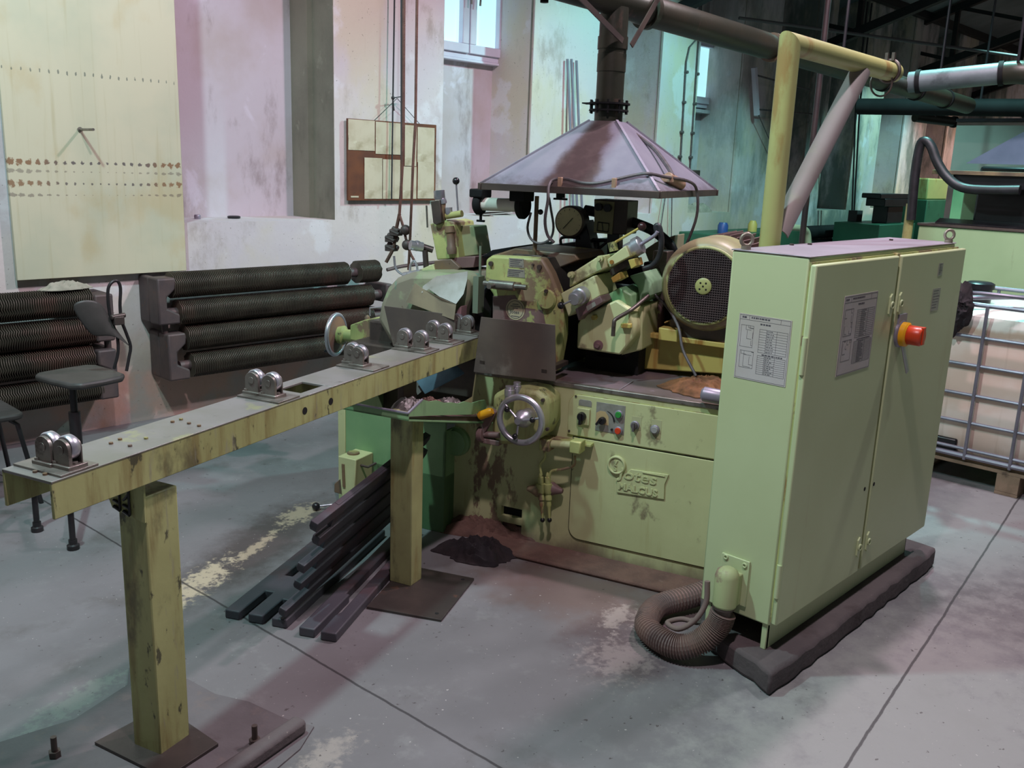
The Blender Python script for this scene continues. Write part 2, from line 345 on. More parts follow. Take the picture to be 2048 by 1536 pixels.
def floor_mat():
    t = NT('worn_workshop_concrete')
    c = t.mix(t.step(t.noise(.8, 6, .6), .38, .64), lin('#7A787A'), lin('#6C696A'))
    c = t.mix(t.math('MULTIPLY', t.step(t.noise(2.4, 7, .65), .52, .70), .55), c, lin('#54504C'))
    c = t.mix(t.math('MULTIPLY', t.step(t.noise(7, 8, .7), .55, .72), .35), c, lin('#8A8A88'))
    n1 = t.noise(3.5, 6, .65); n2 = t.noise(28, 6, .7); n3 = t.noise(11, 6, .7)
    def patch(c, p, rx, ry, ang, col, k, hard=.55, nn=None, amp=.9):
        d = t.math('ADD', t.blob(p[0], p[1], rx, ry, ang), t.math('MULTIPLY', t.math('SUBTRACT', nn or n1, .5), amp*2))
        return t.mix(t.math('MULTIPLY', t.step(d, 1.0, hard), k), c, lin(col))
    A = MANG
    # paler field on the right, brown grime round the machine foot, sand spill and oil on the left
    c = patch(c, (2.6, .75), 1.7, .75, .1, '#92928E', .8, .3, n3, .8)
    c = patch(c, (4.9, 1.2), 1.3, .45, .1, '#8A8A88', .7, .3, n3)
    c = patch(c, (2.75, 2.2), .75, .42, A-PI/2, '#66544E', .85, .2)
    c = patch(c, (2.55, 1.75), .35, .30, 0, '#54474A', .8, .2)
    c = patch(c, (2.05, 3.45), .80, .26, A+.25, '#453F3C', .85, .3, n3, .5)
    c = patch(c, (1.66, 3.27), .26, .085, A+.25, '#B9AC92', .95, .4, n2, 1.8)
    c = patch(c, (2.0, 3.42), .26, .035, A+.25, '#A99C84', .85, .4, n2, 1.8)
    c = patch(c, (2.36, 3.63), .17, .085, A+.2, '#A89C84', .85, .4, n2, 1.8)
    c = patch(c, (2.45, 1.72), .20, .16, 0, '#A89C96', .35, .2, n2, 2.0)
    c = patch(c, (2.68, 1.92), .14, .07, A, '#A89C94', .55, .2, n2, 2.0)
    c = patch(c, (1.36, 1.98), .16, .08, A, '#A49A90', .55, .2, n2, 1.6)
    c = patch(c, (.95, 2.75), .22, .07, A, '#8A9488', .4, .3, n2, 1.8)
    c = t.mix(t.math('MULTIPLY', t.step(t.noise(70, 3), .71, .735), .8), c, lin('#B8B2AE'))
    c = t.mix(t.math('MULTIPLY', t.step(t.noise(45, 3), .70, .72), .7), c, lin('#3A3030'))
    # saw-cut joints
    for (p, q) in (((1.585, 3.47), (1.694, 1.591)), ((2.439, .889), (5.042, 1.202))):
        d = Vector((q[0]-p[0], q[1]-p[1])).normalized(); nx, ny = -d.y, d.x
        v = t.n('ShaderNodeVectorMath', operation='DOT_PRODUCT'); t.l(t.co, v.inputs[0]); v.inputs[1].default_value = (nx, ny, 0)
        e = t.math('ABSOLUTE', t.math('ADD', v.outputs['Value'], t.math('MULTIPLY_ADD', n1, .02, -(nx*p[0]+ny*p[1])-.01)))
        c = t.mix(t.math('MULTIPLY', t.step(e, .0065, .003), .8), c, lin('#2A2628'))
    r = t.math('MULTIPLY_ADD', n1, .35, .38)
    return t.out(c, r, 0, t.noise(40, 6, .7), .12, .01)
def board_mat(z1, z2, z3, xa, xb):
    t = NT('cream_board_paint')
    x = t.n('ShaderNodeSeparateXYZ'); t.l(t.co, x.inputs[0]); X, Z = x.outputs[0], x.outputs[2]
    c = t.mix(t.step(t.noise(1.4, 5), .4, .62), lin('#C9C2A8'), lin('#BBBAA2'))
    c = t.mix(t.math('MULTIPLY', t.step(t.noise((30,30,1.2), 5), .55, .75), .35), c, lin('#A89C70'))
    c = t.mix(t.math('MULTIPLY', t.step(t.noise((3,3,2), 6), .56, .72), .35), c, lin('#B89C62'))
    ns = t.noise(55, 5, .7); pitch = (xb-xa)/20
    ed = t.math('ABSOLUTE', t.math('SUBTRACT', t.math('DIVIDE', t.math('SUBTRACT', X, xa), (xb-xa)), .5))   # 0 centre .. .5 edge
    fr = t.math('SUBTRACT', t.math('FRACT', t.math('DIVIDE', t.math('SUBTRACT', X, xa), pitch)), .5)
    dx = t.math('MULTIPLY', fr, pitch)
    def row(c, zr, size, sx, col, k, grow):
        dz = t.math('SUBTRACT', Z, zr)
        d = t.math('SQRT', t.math('ADD', t.math('MULTIPLY', t.math('MULTIPLY', dx, dx), sx), t.math('MULTIPLY', dz, dz)))
        lim = t.math('MULTIPLY', t.math('MULTIPLY_ADD', t.math('POWER', t.math('MULTIPLY', ed, 2), 1.5), grow, 1-grow), size)
        q = t.math('ADD', t.math('DIVIDE', d, lim), t.math('MULTIPLY', t.math('SUBTRACT', ns, .5), 3.2))
        return t.mix(t.math('MULTIPLY', t.step(q, 1.1, .8), k), c, col)
    hot = t.mix(t.step(ed, .2, .42), lin('#4A4048'), lin('#7E5230'))
    c = row(c, z1, .019, 1, hot, .85, .55); c = row(c, z2, .018, 1, hot, .8, .7)
    c = row(c, z3, .009, 6, lin('#4E5A54'), .7, -.4)
    c = row(c, z1-.05, .012, .4, lin('#5A4A48'), .5, .8); c = row(c, z2-.065, .011, .3, lin('#5A4A48'), .55, .9)
    return t.out(c, .5, 0, t.noise((40,40,2), 4), .05)
WALL = wall_mat(); NICHE = reveal_mat(); FLOOR = floor_mat()
REV = surf('grey_olive_reveal_plaster', '#8E8678', '#7C7468', 2, [('#5C5648', (3,3,1), .55, .7, .6), ('#A8A090', 5, .6, .7, .5)], .9, bump=.2)
ROOF = surf('dark_roof_sheet', '#747C80', '#60686C', 1.2, [], .8)
TRUSS = surf('dark_truss_steel', '#16181A', '#1E2022', 4, [], .7)
FARW = surf('far_grey_wall_plaster', '#A0988E', '#8E8880', .6, [], .9)
GLASSP = bpy.data.materials.new('bright_window_pane'); GLASSP.use_nodes = True
_b = GLASSP.node_tree.nodes['Principled BSDF']; _b.inputs['Base Color'].default_value = lin('#BFE6EE'); _b.inputs['Roughness'].default_value = .2
_b.inputs['Emission Color'].default_value = lin('#B4EEF6'); _b.inputs['Emission Strength'].default_value = 1.05
# ------------------------------------------------------------------ floor, walls, roof
YW, YB = 5.65, 6.145
struct('floor', MB().box(-7, 26, -9, 7, -.1, 0), FLOOR)
w = MB(); nb = MB(); rv = MB()
NI = [(1.98, 4.026, 4.03), (5.065, 6.094, 6.235), (7.05, 7.99, 8.3), (8.67, 9.55, 9.96), (10.35, 11.25, 11.6), (11.75, 12.65, 13.0), (13.45, 14.3, 14.6), (15.2, 16.1, 16.4), (17.0, 17.9, 18.2)]
SILL = 1.262; x = -7.0
for (x0, x1, x2) in NI:
    w.prism([(x, YW), (x0, YW), (x0, 6.6), (x, 6.6)], 'z', 0, 4.2)
    w.box(x0, x1, YW, 6.6, 0, SILL)
    nb.box(x0-.05, x2, YB, 6.62, SILL-.2, 4.2)
    x = x1
w.box(x, 26, YW, 6.6, 0, 4.2)
# reveal flanks (stepped plaster) on the far side of every niche
for (x0, x1, x2) in NI:
    rv.prism([(x1-.004, YW+.001), (x1+.2, YW+.001), (x2+.2, 6.5), (x2, 6.5)] if x2-x1 < .05 else [(x1-.004, YW+.02), (x1+.4, YW+.02), (x2+.4, 6.5), (x2, 6.5)], 'z', SILL, 4.19)
    mx = x1+(x2-x1)*.52; my = YW+.26
    rv.prism([(mx-.05, my), (mx+.1, my), (x2+.1, YB), (x2-.035, YB)], 'z', SILL, 4.19)
struct('wall_left', w, WALL); struct('wall_niche', nb, NICHE); struct('trim_1', rv, REV)
struct('wall_far', MB().box(20, 20.3, -9, 6.6, 0, 7), FARW)
rf = MB(); sl = .34
zr = lambda y: 3.75+(6.6-y)*sl
rf.hex([(-7, 6.7, zr(6.7)), (26, 6.7, zr(6.7)), (26, -9, zr(-9)), (-7, -9, zr(-9))], [(-7, 6.7, zr(6.7)+.1), (26, 6.7, zr(6.7)+.1), (26, -9, zr(-9)+.1), (-7, -9, zr(-9)+.1)])
struct('ceiling', rf, ROOF)
def truss(x):
    m = MB(); H = .8
    for z0 in (-.08, -H): m.bar((x, 6.5, zr(6.5)+z0), (x, -8.5, zr(-8.5)+z0), .1, .1)
    y = 6.4; k = 0
    while y > -7.5:
        m.bar((x, y, zr(y)-.08), (x, y, zr(y)-H), .06, .06)
        m.bar((x, y, zr(y)-.08), (x, y-1.2, zr(y-1.2)-H), .05, .05); y -= 1.2
    o = struct('roof_truss', m, TRUSS); o['label'] = 'dark steel lattice roof truss under the roof sheets'; return o
for xx in (8.2, 11.4, 14.6, 17.8): truss(xx)
pl = MB()
for k in range(11):
    y = 5.6-k*1.25; pl.bar((5.5, y, zr(y)-.04), (20, y, zr(y)-.04), .09, .1)
struct('roof_purlin', pl, TRUSS)
# windows
def window(name, x0, x1, z0, z1, mull):
    y = YB-.07; fr = MB()
    W = .075
    fr.box(x0, x1, y, YB, z0, z0+.05); fr.box(x0, x1, y, YB, z1-.05, z1); fr.box(x0, x0+.05, y, YB, z0+.05, z1-.05); fr.box(x1-.05, x1, y, YB, z0+.05, z1-.05)
    o = struct(name, fr, WINF, .004)
    xs = [x0+.04]+list(mull)+[x1-.04]
    for i in range(len(xs)-1):
        a, b = xs[i]+.006, xs[i+1]-.006; s = MB(); ys = y-.025
        s.box(a, b, ys, YB-.02, z0+.045, z0+.045+W); s.box(a, b, ys, YB-.02, z1-.045-W, z1-.045)
        s.box(a, a+W, ys+.0005, YB-.02, z0+.045+W, z1-.045-W); s.box(b-W, b, ys+.0005, YB-.02, z0+.045+W, z1-.045-W)
        sash = part('sash', s, WINF, o, .006)
        part('pane', MB().box(a+W-.01, b-W+.01, YB-.04, YB-.03, z0+.1, z1-.1), GLASSP, sash)
        hx = a+W*.5 if i else b-W*.5
        h = MB(); h.box(hx-.016, hx+.016, ys-.012, ys, z0+.52, z0+.60)
        h.tube([(hx, ys-.01, z0+.565), (hx, ys-.05, z0+.565), (hx+(.02 if i else -.0), ys-.055, z0+.53), (hx+(.015 if i else -.0), ys-.055, z0+.43)], .009, 8, 3)
        part('window_handle', h, STEEL, sash)
    return o
window('window_1', 5.12, 6.20, 2.575, 3.75, [5.72])
window('window_2', 9.16, 9.88, 2.42, 3.2, [])
struct('trim_2', MB().box(5.1, 6.215, YB-.082, YB, 2.553, 2.574), WINF, .004)
struct('trim_3', MB().box(9.1, 9.93, YB-.12, YB, 2.36, 2.40), NICHE, .004)
# concrete bits of the floor
c = MB(); c.prism([(-2.40, 1.35), (-2.25, 1.66), (-2.263, 1.87), (-2.341, 1.945), (-2.22, 1.975), (-2.119, 1.991), (-1.98, 1.97), (-1.857, 1.99), (-1.70, 1.975), (-1.596, 1.987), (-1.562, 1.879), (-1.56, 1.3), (-1.9, 1.1)], 'z', 0, .005)
struct('floor_pad', c, surf('rough_floor_patch', '#645F60', '#585354', 4, [('#6E625E', (9,9,9), .56, .68, .5), ('#463C3C', (5,5,5), .60, .72, .5)], .85, bump=.3), F='M')
c = MB(); c.prism([(-1.80, 3.42), (-.74, 3.42), (-.74, 3.60), (-1.80, 3.60)], 'z', 0, .022)
struct('trim_4', c, DIRT, .01, F='M')
# ------------------------------------------------------------------ things on the wall
p1 = atY(41, 560.6, 5.6); p2 = atY(372, 541, 5.6)
zz1 = atY(190, 327, 5.6).z; zz2 = atY(190, 368, 5.6).z; zz3 = atY(150, 148, 5.6).z
xa = atY(28, 325, 5.6).x; xb = atY(362, 340, 5.6).x
BX0, BX1, BZ = p1.x-.02, p2.x, p1.z
t = thing('wall_panel', 'tall cream painted wall panel with two rows of rust spots', 'panel', (0, 0, 0))
t.location = (0, 0, 0)
part('board', MB().box(BX0, BX1, 5.59, 5.612, BZ, 3.2), board_mat(zz1, zz2, zz3, xa, xb), t, .003)
part('batten', MB().box(BX0+.05, BX1-.05, 5.612, 5.65, 2.0, 2.08).box(BX0+.05, BX1-.05, 5.612, 5.65, 1.1, 1.18), PALW, t)
pg = atY(158, 259, 5.6)
part('peg', MB().cyl((pg.x, 5.60, pg.z), (pg.x, 5.40, pg.z), .0075, n=12).cyl((pg.x, 5.592, pg.z), (pg.x, 5.582, pg.z), .014, n=12), STEEL, t)
# notice board with its sheets
t = thing('notice_board', 'brown hanging notice board covered with stained sheets', 'notice board', (4.54, 5.62, 1.69))
part('board', MB().box(4.115, 4.968, 5.612, 5.63, 1.402, 1.985), WOODB, t, .003)
part('hanging_wire', MB().tube([(4.36, 5.615, 1.985), (4.56, 5.60, 2.155), (4.80, 5.615, 1.98)], .0025, 6), CORD, t)
part('label_strip', MB().box(4.14, 4.21, 5.609, 5.613, 1.425, 1.437), PAPERC, t)
SH = [(4.118, 4.358, 1.765, 1.98, 'first sheet at the top left corner of the notice board'),
      (4.366, 4.605, 1.745, 1.976, 'wide sheet in the top row of the notice board beside a rope'),
      (4.645, 4.76, 1.665, 1.968, 'narrow tall sheet high on the notice board between the two ropes'),
      (4.772, 4.945, 1.695, 1.96, 'sheet at the top right corner of the notice board'),
      (4.262, 4.428, 1.416, 1.715, 'bottom row sheet next to the bare brown patch of the notice board'),
      (4.434, 4.60, 1.416, 1.708, 'bottom row sheet left of the ropes, brown stained at its foot'),
      (4.628, 4.766, 1.416, 1.66, 'bottom row sheet half hidden behind the hanging ropes'),
      (4.778, 4.948, 1.418, 1.70, 'sheet at the bottom right corner of the notice board')]
for i, (x0, x1, z0, z1, lb) in enumerate(SH):
    m = MB(); nx, nz = 4, 6; vs = []; fs = []
    for a in range(nx+1):
        for b in range(nz+1):
            vs.append((x0+(x1-x0)*a/nx, 5.6085-.0035*abs(mnoise.noise((a*.9+i*3, b*.7, i)))-.0006*(i % 3), z0+(z1-z0)*b/nz))
    n0 = len(vs); vs += [(q[0], q[1]+.001, q[2]) for q in vs]
    for a in range(nx):
        for b in range(nz):
            k = a*(nz+1)+b; fs += [(k, k+nz+1, k+nz+2, k+1), (n0+k, n0+k+1, n0+k+nz+2, n0+k+nz+1)]
    m.add(vs, fs)
    single('paper_sheet', m, PAPERC, lb, 'paper', ((x0+x1)/2, 5.61, z0), 'W', 'sheets pinned on the notice board')
# finned radiators
def fin_tube(x0, x1, y, z, R=.082, seed=0):
    m = MB(); n = 22; pitch = .0125; k = int((x1-x0)/pitch); vs = []; fs = []
    rings = []
    for i in range(k):
        xx = x0+i*pitch
        for (dx, r) in ((0, .052), (.0035, R), (.0065, R), (.0095, .052)): rings.append((xx+dx, r))
    for j, (xx, r) in enumerate(rings):
        for q in range(n):
            g = 2*PI*q/n; wob = .0045*math.sin(9*g+seed+xx*5) if r > .06 else 0
            vs.append((xx+wob, y+r*math.cos(g), z+r*math.sin(g)))
    for j in range(len(rings)-1):
        for q in range(n): fs.append((j*n+q, j*n+(q+1) % n, (j+1)*n+(q+1) % n, (j+1)*n+q))
    fs.append(tuple(range(n))); fs.append(tuple(range((len(rings)-1)*n, len(rings)*n)))
    return m.add(vs, fs)
YR = 5.46
def radiator(label, x0, x1, zs, ends, base):
    t = thing('finned_radiator', label, 'radiator', base, group='finned pipe radiators on the wall')
    for i, z in enumerate(zs):
        part('finned_pipe', fin_tube(x0+ends[i][0], x1+ends[i][1], YR, z, seed=i*1.7), FIN, t)
        part('core_pipe', MB().cyl((x0+ends[i][0]-.07, YR, z), (x1+ends[i][1]+.09, YR, z), .033, n=16), BRACK, t)
    return t
za = [.895, .72, .555, .375]
t = radiator('finned pipe radiator on the wall right of the stool, with four long pipes', 2.62, 4.20, za, [(.02, -.22), (.06, .0), (.10, 0), (.13, 0)], (3.4, 5.5, 0))
part('finned_pipe', fin_tube(4.07, 4.27, YR, .897, seed=5), FIN, t)
for (z0, z1, dx) in ((.66, .95, 0), (.30, .60, .05)):
    m = MB(); xx = 2.53+dx
    m.box(xx, xx+.045, YR+.05, YR+.188, z0, z1); m.prism([(xx, z1), (xx+.12, z1), (xx+.12, z1-.07), (xx+.06, z1-.12), (xx+.06, z0+.1), (xx+.14, z0+.06), (xx+.14, z0), (xx, z0)], 'y', YR-.075, YR+.055)
    part('pipe_bend', m, BRACK, t, .012)
m = MB(); m.cyl((2.60, YR, .60), (2.60, YR, .66), .02, n=12); part('link_pipe', m, BRACK, t)
m = MB(); m.box(4.30, 4.36, YR-.07, YR+.188, .66, .80).box(4.30, 4.36, YR-.07, YR+.188, .32, .60); part('pipe_bend', m, BRACK, t, .012)
m = MB(); m.tube([(4.36, YR, .897), (4.5, YR-.02, .92), (4.65, YR-.1, .94), (4.8, YR-.2, .96)], .014, 8, 4); part('feed_pipe', m, BRACK, t)
t = radiator('finned pipe radiator on the wall behind the black stool', .7, 2.16, [.835, .665, .50, .32], [(0, 0), (0, .03), (0, -.02), (0, .02)], (1.5, 5.5, 0))
for (z0, z1, dx) in ((.60, .88, 0), (.25, .55, 0)):
    m = MB(); xx = 2.18+dx
    m.box(xx+.035, xx+.08, YR+.05, YR+.188, z0, z1); m.prism([(xx+.08, z1), (xx-.03, z1), (xx-.03, z1-.09), (xx+.03, z1-.12), (xx+.03, z0+.12), (xx-.03, z0+.09), (xx-.03, z0), (xx+.08, z0)], 'y', YR-.075, YR+.055)
    part('pipe_bend', m, BRACK, t, .012)
part('link_pipe', MB().cyl((2.24, YR, .52), (2.24, YR, .62), .02, n=12), BRACK, t)
def crumple(cx, cy, cz, rx, ry, h, seed, n=26, ang=0.0, lobes=.25):
    """a crumpled cloth: rumpled upper skin over a thin underside"""
    m = MB(); vs = []; fs = []
    ca, sa = math.cos(ang), math.sin(ang)
    for i in range(n+1):
        for j in range(n+1):
            u, v = i/n*2-1, j/n*2-1
            k = max(abs(u), abs(v)); l = math.hypot(u, v) or 1
            x, y = u*k/l, v*k/l
            e = 1+lobes*mnoise.noise((x*1.6+seed, y*1.6, seed*.7))+.12*mnoise.noise((x*5, y*5+seed, 3))
            f = max(0, 1-k**3)
            r1 = 1-abs(mnoise.noise((x*2.2+seed, y*2.2, 1)))*2; r2 = 1-abs(mnoise.noise((x*5+seed, y*5, 7)))*2
            z = f*h*(.45+.4*max(0, r1)+.3*r2)
            X, Y = x*rx*e, y*ry*e
            vs.append((cx+X*ca-Y*sa, cy+X*sa+Y*ca, cz+max(z, .004)))
    N = len(vs); vs += [(a, b, cz) for a, b, c in vs]
    W = n+1
    for i in range(n):
        for j in range(n):
            k = i*W+j; fs += [(k, k+W, k+W+1, k+1), (N+k, N+k+1, N+k+W+1, N+k+W)]
    rim = [i*W for i in range(n)]+[n*W+j for j in range(n)]+[i*W+n for i in range(n, 0, -1)]+[j for j in range(n, 0, -1)]
    for a, b in zip(rim, rim[1:]+rim[:1]): fs.append((a, b, N+b, N+a))
    return m.add(vs, fs)
q = Vector((2.02, 5.46, .915)); single('rag', crumple(q.x, q.y, q.z, .14, .06, .045, 4.2), WRAG, 'small pale dusty rag lying on the radiator behind the stool', 'rag', q)
# little things on the window ledges
for (u, v, r, h, lb) in ((468, 437, .045, .02, 'flat dark disc lying on the ledge of the blind niche'), (512, 431, .03, .035, 'small dark cup on the ledge of the blind niche'), (395, 438, .022, .03, 'small grey nut on the ledge beside the cream panel')):
    p = atz(u, v, SILL); single('metal_piece', MB().lathe(p, p+Vector((0,0,h)), [(0, r*.9), (h*.3, r), (h*.8, r), (h, r*.8)], 16), BLACK if r > .025 else STEELG, lb, 'metal piece', p, group='odd metal pieces on the niche ledge')
m = MB(); p = Vector((5.86, 5.76, SILL))
m.box(5.68, 6.02, 5.66, 5.88, SILL, SILL+.012); m.sheet([(5.6, 5.7, SILL+.013), (5.9, 5.64, SILL+.03), (6.05, 5.84, SILL+.03), (5.74, 5.9, SILL+.02)], .003, (0,0,1)).sheet([(5.62, 5.72, SILL+.035), (5.98, 5.70, SILL+.04), (6.0, 5.9, SILL+.045), (5.66, 5.9, SILL+.04)], .003, (0,0,1))
single('paper_stack', m, PAPER, 'loose papers lying on the ledge behind the hanging lamp tube', 'papers', p)
p = Vector((8.98, 5.74, SILL)); single('rag', crumple(p.x, p.y, p.z, .3, .07, .10, 2.2), WRAG, 'pale green rag on the far window ledge', 'rag', p)
# bars leaning on the wall
for k, (u0, v0, u1) in enumerate(((1135, 118, 1165), (1143, 118, 1172), (1153, 121, 1180))):
    a = atY(u0, v0, 5.62); b = Vector((a.x+.16, 5.44, .0))
    single('metal_bar', MB().bar(b+Vector((0,0,.003)), a, .022, .012, (0,1,0)), STEELG, ['leftmost of the three grey bars leaning on the wall behind the hood', 'middle of the three grey bars leaning on the wall behind the hood', 'rightmost of the three grey bars leaning on the wall behind the hood'][k], 'bar', b, group='grey bars leaning on the wall')
# conduit and switch box on the teal pilaster
t = thing('wall_conduit', 'two thin dark conduits running down to a box on the pilaster', 'conduit', (8.6, 5.64, 1.62))
for pts in ([(8.56, 3.6), (8.57, 3.05), (8.44, 2.95), (8.40, 2.8), (8.44, 1.70)], [(8.60, 3.6), (8.60, 2.9), (8.63, 1.70)]):
    part('conduit', MB().tube([(x, 5.635, z) for x, z in pts], .009, 8), GREYF, t)
for z in (2.7, 2.4, 2.1, 1.85):
    part('clip', MB().cyl((8.41, 5.65, z), (8.41, 5.61, z), .016, n=8), GREYF, t); part('clip', MB().cyl((8.615, 5.65, z), (8.615, 5.61, z), .016, n=8), GREYF, t)
part('switch_box', MB().box(8.40, 8.72, 5.56, 5.65, 1.55, 1.72), DARKST, t, .008)
t = thing('wire_frame', 'pale wire frame bracket on the dark wall behind the yellow pipe', 'bracket', (9.8, 5.5, 2.6))
part('upright', MB().bar((9.64, 5.56, 2.86), (9.80, 5.56, 2.36), .05, .05), WINF, t)
part('wire', MB().tube([(9.7, 5.54, 2.78), (10.9, 5.5, 2.72)], .01, 8).tube([(9.8, 5.54, 2.42), (11.2, 5.5, 2.45)], .01, 8).tube([(9.8, 5.54, 2.36), (10.3, 5.55, 1.95)], .006, 6), GREYF, t)

for k, (u0, v0, u1, v1) in enumerate(((1343, 310, 1332, 480), (1345, 310, 1357, 480))):
    a, b = atY(u0, v0, 5.6), atY(u1, v1, 5.5); b = a+(b-a)*(a.z/(a.z-b.z)); b.y = 5.58
    single('thin_wire_rod', MB().cyl(b, a, .006, n=8), GREYF, ['left one of two thin dark rods leaning together on the teal wall', 'right one of two thin dark rods leaning together on the teal wall'][k], 'rod', b, group='thin rods leaning on the wall')
# ------------------------------------------------------------------ the grinding machine (frame M: a along its front, b into depth)
def PB(pts, b): return [(q.x, q.z) for q in (atb(u, v, b) for u, v in pts)]
def V(u, v, b): return atb(u, v, b)
def slab(pts, b0, b1, m=None): return (m or MB()).prism(PB(pts, b0), 'y', b0, b1)
BF = 3.59
G = thing('grinding_machine', 'large pale green grinding machine with handwheel, round motor and raised badge', 'machine', (-1.4, 4.1, 0), 'M')
def gp(name, mb, mat, par=None, bevel=.004, label=None, **k): return part(name, mb, mat, par or G, bevel, label, **k)
# bed, with two chip slots at its foot
SK = BF+.03
bed = MB(); prof = [(-2.03, 0), (-.72, 0), (-.72, .782), (-1.93, .782), (-1.945, .66), (-2.03, .60)]
bed.prism(prof, 'y', SK, 4.75)
SX0, SX1 = -1.775, -1.668
bed.prism([(-2.03, 0), (SX0, 0), (SX0, .782), (-1.93, .782), (-1.945, .66), (-2.03, .60)], 'y', BF, SK).box(SX1, -.72, BF, SK, 0, .782)
for z0, z1 in ((0, .035), (.085, .115), (.163, .782)): bed.box(SX0, SX1, BF, SK, z0, z1)
bo = gp('bed', bed, BEDP, bevel=.0)
gp('chip_slot', MB().box(SX0, SX1, SK-.002, SK, .035, .085), DARKH, bo, 0); gp('chip_slot', MB().box(SX0, SX1, SK-.002, SK, .115, .163), DARKH, bo, 0)
lip = MB(); lip.box(-1.93, -.72, BF-.004, BF+.03, .768, .788); gp('worn_lip', lip, STEEL, bo, .003)
gp('table', MB().box(-1.86, -.73, BF+.03, 4.05, .779, .787), TABLE, bevel=.002)
gp('front_cover', MB().prism(rrect(-1.432, -.76, .083, .552, (.05,0,0,0)), 'y', BF-.007, BF+.002), GREEN, bevel=.002)
sm = MB(); o1 = rrect(-1.436, -.76, .079, .556, (.052,0,0,0)); sm.prism(o1, 'y', BF-.0012, BF+.002); gp('cover_gap', sm, DARKH, bevel=0)
cp = gp('control_panel', MB().prism(rrect(-1.462, -.74, .562, .745, (0,0,0,.05)), 'y', BF-.008, BF+.002), GREEN, bevel=.002)
gp('panel_gap', MB().prism(rrect(-1.4645, -.74, .5575, .7475, (0,0,0,.052)), 'y', BF-.0012, BF+.002), GREENW, bevel=0)
# rotary switch
def knob(a, z, r, mat, par, name, h=.022, ring=None, point=None):
    m = MB(); m.lathe((a, BF-.008, z), (a, BF-.008-h, z), [(0, r), (h*.7, r), (h, r*.82)], 20)
    if point: m.bar((a, BF-.008-h*.9, z+r*.9), (a+point[0]*r, BF-.008-h*.9, z+point[1]*r*1.6), r*.55, h*.8, (0,1,0))
    o = gp(name, m, mat, par, 0)
    if ring: gp('ring', MB().lathe((a, BF-.008, z), (a, BF-.02, z), [(0, r*1.28), (.009, r*1.28), (.012, r*1.1)], 22), ring, o, 0)
    return o
s1 = gp('switch_plate', MB().box(-1.418, -1.36, BF-.017, BF-.007, .618, .69), GREEN, cp, .002)
knob(-1.393, .655, .020, BLACK, cp, 'rotary_switch', .028, None, (.0, -1))
gp('label_plate', MB().prism(rrect(-1.415, -1.355, .700, .728, (0,0,.01,.01)), 'y', BF-.0095, BF-.007), PLATW, cp, .0005)
s2 = gp('selector_plate', MB().prism(rrect(-1.333, -1.202, .600, .728), 'y', BF-.0095, BF-.007), PLATW, cp, .0005)
gp('selector_scale', MB().prism([(-1.331, .63), (-1.331, .68), (-1.315, .69), (-1.29, .69), (-1.275, .67), (-1.272, .632)], 'y', BF-.0103, BF-.0095), surf('yellowed_dial', '#B79E74'), cp, 0)
arc = MB(); arc.tube([(-1.292+.045*math.cos(g), BF-.0105, .645+.05*math.sin(g)) for g in [.15+.2*i for i in range(7)]], lambda q: .004-.003*q, 6); gp('scale_arc', arc, BLACK, cp, 0)
knob(-1.300, .650, .0165, BLACK, cp, 'selector_knob', .024, None, (-1.2, -.6))
knob(-1.228, .688, .0145, GRNB, cp, 'green_button', .018, STEELG)
knob(-1.226, .617, .0145, RED, cp, 'red_button', .018, STEELG)
knob(-1.256, .617, .005, BLACK, cp, 'indicator', .01)
for a in (-1.154, -1.066): gp('label_plate', MB().prism(rrect(a-.018, a+.026, .632, .69), 'y', BF-.0090, BF-.007), surf('painted_over_label', '#AFAF86'), cp, .0005)
knob(-1.154, .652, .015, GREYF, cp, 'key_switch', .024, STEELG, (0, -.9))
knob(-1.066, .648, .0155, GREYB, cp, 'grey_button', .018, STEELG)
for (a, z) in ((-1.453, .578), (-1.43, .738), (-.80, .735), (-.80, .585)): knob(a, z, .005, DARKST, cp, 'screw', .004)
# raised badge
bd = MB(); bd.prism(PB([(1262, 938), (1338, 949), (1330, 968), (1329, 998), (1234, 984), (1235, 955), (1250, 952)], BF-.007), 'y', BF-.0135, BF-.005)
bd_o = gp('badge', bd, GREEN, bevel=.0015)
def onface(a, z, b, tilt=0.0):
    c, s_ = math.cos(tilt), math.sin(tilt)
    return Matrix(((c, -s_, 0, a), (0, 0, -1, b), (s_, c, 0, z), (0, 0, 0, 1)))
rg = MB(); c0 = (-1.224, BF-.012, .463); rg.cyl((c0[0], BF-.005, c0[2]), (c0[0], BF-.014, c0[2]), .042, n=40).torus((c0[0], BF-.014, c0[2]), (0,1,0), .036, .0055, 40, 8)
gp('badge_ring', rg, GREEN, bd_o, .001)
tx = MB(); tx.text('S', .040, .002, onface(c0[0]-.013, c0[2]-.026, BF-.016), .0012, .9); tx.text('v', .032, .002, onface(c0[0]-.0105, c0[2]+.006, BF-.016), .001, 1.1); gp('badge_emblem', tx, GREEN, bd_o, 0)
tx = MB(); tx.text('Jotes', .064, .002, onface(-1.213, .411, BF-.0155, -.015), .0004, 1.34, .1); tx.box(-1.105, -1.008, BF-.0175, BF-.013, .4515, .4545)
gp('badge_word', tx, GREEN, bd_o, 0)
tx = MB(); tx.text('MALCUS', .041, .002, onface(-1.2105, .3595, BF-.0155, -.012), .0012, 1.13); gp('badge_word', tx, GREEN, bd_o, 0)
